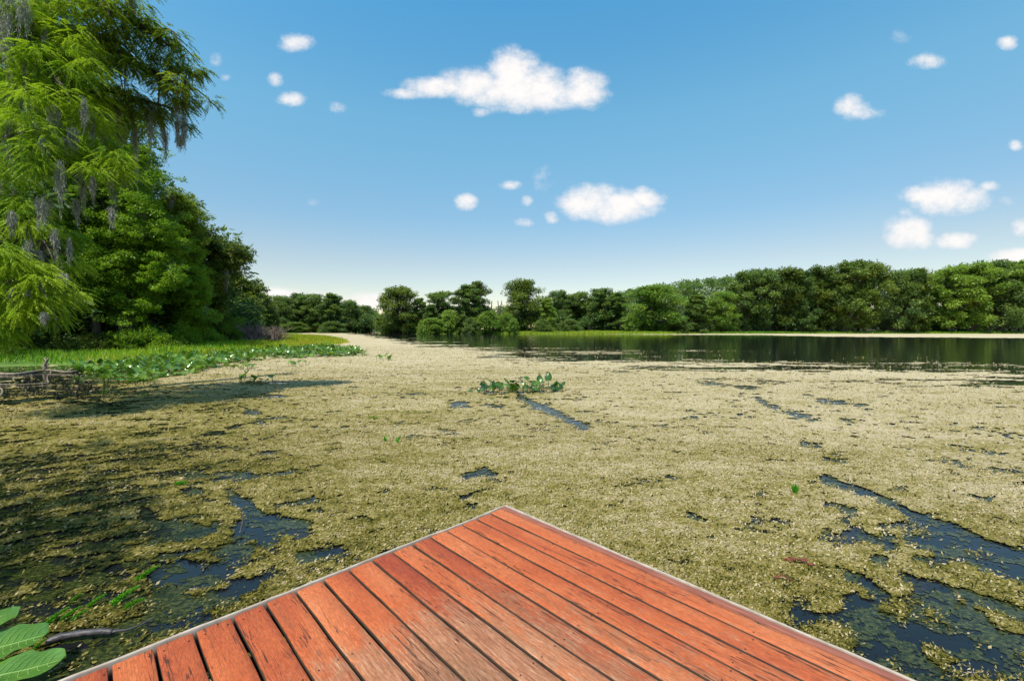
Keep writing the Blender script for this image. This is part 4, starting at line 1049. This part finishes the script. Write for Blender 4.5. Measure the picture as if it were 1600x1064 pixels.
def rot(v, yaw, pitch, roll):
    cy, sy_, cp, sp, cr, sr = math.cos(yaw), math.sin(yaw), math.cos(pitch), math.sin(pitch), math.cos(roll), math.sin(roll)
    Rx = np.array([[1, 0, 0], [0, cr, -sr], [0, sr, cr]]); Ry = np.array([[cp, 0, -sp], [0, 1, 0], [sp, 0, cp]]); Rz = np.array([[cy, -sy_, 0], [sy_, cy, 0], [0, 0, 1]])
    return v@(Rz@Ry@Rx).T
PADS = [pad_mesh(1, .84, .16, f_, seed=q) for q, f_ in enumerate((0, .12, .25, -.1))]
def pad_field(name, pts, label, lmin, lmax, hmin, hmax, stems=True):
    V = []; Fc = []; TN = []; n = 0; tb = Tubes()
    for (x, y) in pts:
        v, f = PADS[rng.integers(4)]
        L_ = rng.uniform(lmin, lmax); h = rng.uniform(hmin, hmax)
        flatp = rng.random() < .35
        q = rot(v*L_, rng.uniform(0, 6.28), rng.uniform(-.1, .15) if flatp else rng.uniform(-.2, 1.1), rng.normal()*.25)
        hh = .03 if flatp else h
        V.append(q+np.array([x, y, hh])); Fc.append(f+n); TN.append(np.full(len(v), np.clip(.55+rng.normal()*.22, 0, 1))); n += len(v)
        if not flatp and stems: tb.add([(x+rng.normal()*.03, y+rng.normal()*.03, -.1), (x, y, hh)], [.009, .007], 4, cap=False)
    return np.concatenate(V), np.concatenate(Fc), np.concatenate(TN), tb
# the belt of pads in front of the marsh grass
BELT = [(155, 607), (185, 594), (150, 588), (100, 578), (200, 568), (330, 553), (420, 549), (500, 541), (560, 548), (572, 556), (500, 559), (420, 562), (400, 565), (330, 577), (300, 586), (250, 591), (240, 603)]
def in_poly(px, py, poly):
    poly = np.array(poly, float); ins = np.zeros(px.shape, bool)
    for i in range(len(poly)):
        a = poly[i]; b = poly[i-1]
        c = (a[1] > py) != (b[1] > py)
        if abs(a[1]-b[1]) > 1e-9: ins ^= c & (px < a[0]+(py-a[1])*(b[0]-a[0])/(b[1]-a[1]))
    return ins
x = rng.uniform(-40, -6, 30000); y = rng.uniform(15, 62, 30000); px, py = project(x, y, 0)
ok = in_poly(px, py, BELT[3:]) & (fbm(x*.6, y*.6, 19, 3) > -.10) & (shore_dist(x, y) < 1.2); pts = list(zip(x[ok], y[ok]))[:3400]
V_, F_, TN_, tb_ = pad_field('lily_pads', pts, '', .20, .40, .10, .38)
o = link('lily_pads', mesh('lily_pads', V_, F_, MAT['lily'], {'tone': TN_}, smooth=True)); tag(o, 'broad belt of glossy green lily pads in front of the marsh grass', 'lily pads', kind='stuff')
o2 = link('stems', tb_.build('stems', MAT['green']), o)
def clump(label, spots, lmin=.22, lmax=.34, hmin=.1, hmax=.3, group=None, seed=1, mat='lily'):
    """one floating patch of pads: an Empty with every leaf and stem its own part"""
    global rng
    rng = np.random.default_rng(seed)
    c = ground(*np.mean(np.array([(s_[0], s_[1]) for s_ in spots]), axis=0)); g = empty('water_lily', c); tag(g, label, 'water lily', group)
    for s_ in spots:
        p = ground(s_[0], s_[1])-c; h = s_[2] if len(s_) > 2 else rng.uniform(hmin, hmax)
        L_ = s_[3] if len(s_) > 3 else rng.uniform(lmin, lmax)
        yaw = s_[4] if len(s_) > 4 else rng.uniform(0, 6.28); pit = s_[5] if len(s_) > 5 else rng.uniform(.1, 1.0)
        v, f = PADS[rng.integers(4)]
        v = rot(v*L_*np.array([1, 1.05, 1]), yaw, pit, rng.normal()*.3)
        leafp = link('leaf', mesh('leaf', v+p+np.array([0, 0, h]), f, MAT[mat], {'tone': np.full(len(v), np.clip(.5+rng.normal()*.2, 0, 1))}, smooth=True), g)
        if h > .05:
            tb = Tubes(); tb.add(curve([(p[0]+rng.normal()*.04, p[1]+rng.normal()*.04, -.05), (p[0], p[1], h*.6), (p[0], p[1], h)], 3), [.011]*7, 5, cap=False)
            link('stem', tb.build('stem', MAT['stem']), g)
    return g
MAT['stem'] = plain('lily_stem', (.05, .07, .015), (.14, .17, .04), 8, .5, .2, .002)
GL = 'separate lily clumps floating on the weed'
def rnd(cx, cy, w, h, n): return [(cx+random.uniform(-w, w), cy+random.uniform(-h, h)) for _ in range(n)]
clump('low wide clump of lily leaves nearest the driftwood, in front of the lily belt', rnd(200, 601, 42, 4, 22), group=GL, seed=2)
clump('small lily clump just below the middle of the lily belt', rnd(377, 577, 24, 3, 13), group=GL, seed=3)
clump('long thin row of lily leaves below and right of the belt', rnd(405, 598, 32, 3, 13), .18, .28, group=GL, seed=4)
clump('tiny pair of lily tufts between the belt and the long thin row', rnd(465, 573, 14, 2, 7), .18, .26, group=GL, seed=5)
clump('tiny lily tuft off the right tip of the belt', rnd(598, 562, 12, 2, 7), .3, .45, .1, .3, group=GL, seed=6)
# the clump in the middle of the lake: leaf by leaf, (px, py of the stem foot, height, leaf length, yaw, pitch)
CEN = [(757, 618, .22, .30, 2.6, .75), (770, 618, .20, .2, 2.9, .5), (771, 617, .28, .24, 1.9, 1.2), (777, 617, .36, .30, -.5, -.45), (780, 617, .22, .20, 2.2, .9), (793, 611, .20, .24, 3.0, .3), (798, 612, .26, .26, .4, .25),
       (797, 614, .16, .30, .2, .15), (806, 613, .16, .3, .1, .1), (825, 606, .32, .28, 2.5, .6), (828, 606, .22, .24, -.4, .1), (835, 608, .1, .34, 1.6, .6), (838, 608, .12, .30, .5, .9), (843, 605, .22, .32, 1.5, 1.1), (844, 606, .2, .26, .9, 1.1),
       (857, 607, .32, .36, 1.6, 1.35), (863, 611, .2, .32, .5, .6), (868, 611, .16, .26, 1.2, .9), (866, 612, .26, .2, .3, .8), (879, 612, .24, .20, .7, .8), (872, 613, .08, .26, 2.0, .5), (738, 613, .04, .22, 3.1, 0), (744, 608, .03, .26, 3.0, .05),
       (787, 623, .03, .26, .1, .15), (770, 624, .02, .22, 3.1, .1), (833, 612, .02, .3, .2, .05), (816, 603, .2, .22, .2, .2), (860, 614, .03, .2, .1, .1), (786, 616, .05, .24, .1, .1), (849, 603, .12, .24, 2.4, .3), (802, 605, .18, .24, 1.1, .4)]
MAT['lilydark'] = leaf_mat('dark_lily_leaf', [(0, (.010, .038, .003)), (.5, (.040, .11, .006)), (1, (.12, .22, .015))], .2, rough=.22, spec=.8, vary=.1)
CEN = [q[:3]+(q[3]*.85,)+q[4:] for q in CEN]
CEN += [(random.uniform(750, 882), random.uniform(603, 617), random.uniform(.03, .22), random.uniform(.13, .24)) for _ in range(44)]
CEN += [(random.uniform(798, 845), random.uniform(604, 614), random.uniform(.05, .26), random.uniform(.15, .26)) for _ in range(14)]
clump('lone clump of upright dark green lily leaves in the middle of the weedy lake', [tuple(q) for q in CEN], seed=9, mat='lilydark')

MAT['vein'] = plain('leaf_vein', (.16, .30, .06), (.28, .42, .12), 8, .5, .1, .001)
# big lily leaves at the bottom left corner
def big_leaf(name, pts_mid, width, parent, c, mat, tone, seed, notch=0):
    """long wavy leaf laid along a midrib given as 3-D points"""
    r_ = np.random.default_rng(seed); P = curve(pts_mid, 8)-c; n = len(P); k = 13
    tan = unit(np.gradient(P, axis=0)); up = np.array([0, 0, 1.0]); V = []
    for i in range(n):
        u = i/(n-1); sd_ = np.cross(tan[i], up); sd_ /= np.linalg.norm(sd_)
        wd_ = width*.5*(min(1, .35+u*2.2)*(max(0, 1-u**5))**.5*.93+.03)
        for j in range(k):
            s_ = (j/(k-1)-.5)*2
            z = .07*width*abs(s_)+.02*width*math.sin(u*15+seed+s_*2)*abs(s_)**2+.006*math.sin(s_*20)*(1-abs(s_))
            V.append(P[i]+sd_*s_*wd_*(1+.05*math.sin(u*23+seed))+np.array([0, 0, z]))
    V = np.array(V); idx = np.arange(n*k).reshape(n, k)
    f = np.stack([idx[:-1, :-1], idx[1:, :-1], idx[1:, 1:], idx[:-1, 1:]], -1).reshape(-1, 4)
    lf = link(name, mesh(name, V, f, mat, {'tone': np.full(len(V), tone)}, smooth=True), parent)
    tb = Tubes(); tb.add(P[:-1]+np.array([0, 0, .001]), np.linspace(.006, .002, n-1), 6)
    vn = np.arange(2, n-3, 2)
    for i in vn:                                   # side veins
        for sg in (0, k-1):
            row = V.reshape(n, k, 3); i2 = min(i+3, n-2)
            a_, b_, c_ = row[i][k//2], row[min(i+1, n-2)][(k//2+sg)//2], row[i2][sg]
            tb.add(curve([a_, b_, a_*.15+c_*.85], 4)+np.array([0, 0, .0015]), np.linspace(.0022, .0008, 9), 4, cap=False)
    link('veins', tb.build('veins', MAT['vein']), lf)
    return lf
m, T, n, l, p = new_mat('big_lily_leaf')
v = mapping(T, (1, 1, 1)); 
wvn = n.new('ShaderNodeTexWave'); wvn.inputs['Scale'].default_value = 9; wvn.inputs['Distortion'].default_value = 2.5; l.new(mapping(T, (1, 3, 1), rot=(0, 0, .6)), wvn.inputs[0])
colr = ramp(T, noise(T, 5, 5, .6, v), [(.3, (.05, .15, .015)), (.55, (.10, .24, .025)), (.8, (.18, .33, .045))])
l.new(mixc(T, M('MULTIPLY', wvn.outputs[1], .15, T=T), colr, (.30, .46, .16)), p.inputs['Base Color'])
p.inputs['Roughness'].default_value = .28; p.inputs['Specular IOR Level'].default_value = .8
tr = n.new("ShaderNodeBsdfTranslucent"); l.new(colr, tr.inputs[0]); ms = n.new("ShaderNodeMixShader"); ms.inputs[0].default_value = .25
l.new(p.outputs[0], ms.inputs[1]); l.new(tr.outputs[0], ms.inputs[2]); l.new(ms.outputs[0], n['Material Output'].inputs[0])
bump(T, wvn.outputs[1], .25, .004, p); MAT['bigleaf'] = m
c = ground(-20, 1030); g = empty('water_lily', c); tag(g, 'large wavy lily leaves lying at the bottom left corner', 'water lily')
def zz(px, py, z): return ground(px, py, z)
big_leaf('leaf', [zz(-80, 1045, .22), zz(-20, 1018, .25), zz(30, 1003, .25), zz(76, 990, .25)], .36, g, c, MAT['bigleaf'], .5, 1)
big_leaf('leaf', [zz(-70, 1085, .20), zz(-10, 1058, .24), zz(45, 1045, .24), zz(103, 1028, .24)], .30, g, c, MAT['bigleaf'], .5, 2)
big_leaf('leaf', [zz(-60, 1000, .18), zz(-20, 978, .22), zz(17, 951, .22)], .24, g, c, MAT['bigleaf'], .5, 5)
o = big_leaf('withered_leaf', [zz(-60, 1000, .12), zz(10, 984, .13), zz(50, 976, .14)], .05, g, c, MAT['brownleaf'], .5, 4); tag(o, 'withered brown leaf')
for q in ((-80, 1045, .22), (-70, 1085, .2), (-60, 1000, .18)):
    e = zz(*q)-c; tb = Tubes(); tb.add(curve([(e[0]-.1, e[1], -.2), (e[0]-.05, e[1], .1), tuple(e)], 3), [.012]*7, 6); link('stem', tb.build('stem', MAT['stem']), g)

# feathery water plants bottom left: (root px,py, tip px,py)
MAT['feather'] = leaf_mat('feather_plant', [(0, (.04, .18, .008)), (.5, (.11, .38, .015)), (1, (.22, .52, .03))], .35, vary=.1)
FEA = [((73, 974), (106, 949), 'small feathery sprig nearest the big lily leaves'), ((96, 968), (125, 948), 'second feathery sprig from the left in the near shade'), ((113, 968), (137, 952), 'short feathery sprig below the row'),
       ((137, 948), (165, 928), 'feathery sprig in the middle of the near group'), ((175, 944), (215, 916), 'longest feathery sprig on the right of the group'), ((214, 906), (245, 885), 'feathery sprig furthest out towards open water'),
       ((195, 950), (224, 935), 'lowest feathery sprig on the right, towards the dock'), ((113, 938), (127, 927), 'tiny feathery sprig above the group'), ((54, 1013), (72, 998), 'small feathery sprig between the two biggest lily leaves'),
       ((275, 757), (292, 753), 'faint feathery sprig lying flat in the sunny weed')]
for a, b, lb in FEA:
    A = ground(*a, .02); B = ground(*b, .07); c = ground(*a); g = empty('water_plant', c); tag(g, lb+' of green water plants', 'water plant', 'feathery green water plants')
    lv = Leaves(); P = curve([A-c, (A+B)/2-c+np.array([0, 0, .008]), B-c], 10); m_ = len(P); Lx = np.linalg.norm(B-A); tan = unit(np.gradient(P, axis=0))
    for i in range(m_):
        q = i/(m_-1); nn = 46
        d = unit(rdir(nn)*.9+tan[i]*.75); ln = Lx*.19*(1.1-.65*q)*rng.uniform(.7, 1.2, nn)
        lv.add(np.repeat(P[i][None], nn, 0), d, unit(np.cross(d, rdir(nn))), ln, ln*.24, np.clip(.5+rng.normal(size=nn)*.25, 0, 1), .1)
    link('leaves', lv.build('leaves', MAT['feather']), g)
    tb = Tubes(); tb.add(P, np.linspace(.006, .003, m_), 5); link('stem', tb.build('stem', MAT['stem']), g)
# thin upright sprigs standing out of the weed
for (px, py, hpx, lean, lb) in [(602, 691, 14, -.1, 'left one of two small green sprigs standing in the weed left of centre'), (619, 693, 14, .6, 'right one of two small green sprigs, leaning right'), (1243, 773, 20, -.1, 'single dark green sprig standing in the weed on the right')]:
    c = ground(px, py); h = hpx/F*c[1]; g = empty('sprig', c); tag(g, lb, 'sprig')
    lv = Leaves(); nn = 10
    d = unit(np.stack([lean*.7+rng.normal(size=nn)*.22, rng.normal(size=nn)*.2, np.ones(nn)], 1)); ll = h*rng.uniform(.5, 1.15, nn)
    lv.add(rng.normal(size=(nn, 3))*np.array([.015, .015, 0]), d, unit(np.cross(d, np.array([0, 1.0, 0]))), ll, ll*.16, np.full(nn, .15), .05)
    link('leaves', lv.build('leaves', MAT['feather']), g)
c = ground(584, 655); g = empty('sprig', c); tag(g, 'low flat tuft of olive weed left of centre', 'sprig'); lv = Leaves()
clump_leaves(lv, np.array([0, 0, .03]), .13, 150, .04, .08, .3, .5, .25); link('leaves', lv.build('leaves', MAT['olive']), g)
# red brown debris
for (px, py, lpx, lb) in [(1243, 882, 32, 'curled dark red dead frond on the weed right of the dock'), (1220, 909, 20, 'smaller dark red dead leaf nearer the dock edge')]:
    c = ground(px, py); g = empty('dead_leaf', c); tag(g, lb, 'dead leaf'); sc_ = lpx/F*c[1]; lv = Leaves(); nn = 16
    xs = np.linspace(-.5, .5, nn); P = np.stack([xs*sc_, -xs*sc_*.35+rng.normal(size=nn)*.006, np.full(nn, .05)+.015*np.cos(xs*5)], 1)
    d = unit(np.stack([np.ones(nn), -.3+rng.normal(size=nn)*.6, rng.normal(size=nn)*.25], 1)); lv.add(P, d, unit(np.cross(d, np.array([0, 0, 1.0])+rng.normal(size=(nn, 3))*.4)), np.full(nn, sc_*.28), np.full(nn, sc_*.16), np.full(nn, .5), .2)
    link('frond', lv.build('frond', MAT['redleaf']), g)

# ------------------------------------------------------------------ driftwood and sticks
def wood(name, label, paths, mat, z=.03, cat='driftwood'):
    pts0 = paths[0][0][0]; c = ground(pts0[0], pts0[1]); g = empty(name, c); tag(g, label, cat)
    for i, (pl, r0, r1) in enumerate(paths):
        P = []
        for q in pl:
            zq = q[2] if len(q) > 2 else z
            gp = ground(q[0], q[1]); 
            P.append(np.array([gp[0], gp[1], 0])-np.array([c[0], c[1], 0])+np.array([0, 0, zq]) if len(q) > 2 and q[2] < 90 else gp)
        P = curve(P, 6); tb = Tubes(); tb.add(P+rng.normal(size=P.shape)*.12*r1, np.linspace(r0, r1, len(P)), 7, .12)
        link('limb' if i else 'log', tb.build('limb' if i else 'log', mat), g)
    return g
wood('driftwood', 'pale fallen branch with an upright stub lying in the shallows at the left', [
    ([(-30, 582, .02), (20, 586, .03), (70, 581, .08), (110, 583, .06), (150, 577, .12), (168, 576, .1)], .085, .02),
    ([(70, 581, .08), (71, 581, .4), (76, 581, .68)], .10, .05), ([(108, 582, .1), (130, 576, .25), (142, 574, .45)], .06, .02), ([(75, 581, .35), (72, 578, .5), (69, 577, .62)], .05, .02)], MAT['drift'])
wood('driftwood', 'thin pale branches lying along the grass edge behind the stub', [
    ([(-20, 570, .15), (20, 566, .3), (45, 560, .45)], .03, .015), ([(110, 563, .2), (170, 564, .28), (235, 560, .2)], .03, .012), ([(30, 562, .3), (70, 566, .36), (120, 561, .25)], .025, .01)], MAT['drift'])
wood('driftwood', 'thin curved grey stick rising from the water below the fallen branch', [
    ([(0, 602, .03), (40, 602, .04), (76, 600, .05)], .018, .016), ([(76, 600, .05), (74, 596, .2), (82, 590, .30)], .018, .010)], MAT['drift'])
wood('driftwood', 'small bent grey twig at the left edge of the picture', [([(-14, 632, .05), (2, 624, .16), (3, 618, .2), (-6, 612, .22)], .03, .015)], MAT['drift'])
wood('stick', 'dark wet stick floating between the big lily leaves and the dock', [
    ([(72, 1010, .03), (100, 1003, .045), (140, 998, .05), (176, 996, .045)], .024, .020), ([(176, 996, .045), (205, 988, .03), (240, 972, .03)], .010, .004)], MAT['wetlog'], cat='stick')
wood('stick', 'short black twig floating in the open water patch left of the dock', [([(375, 838, .04), (380, 824, .10), (377, 820, .13)], .010, .008)], MAT['wetlog'], cat='stick')
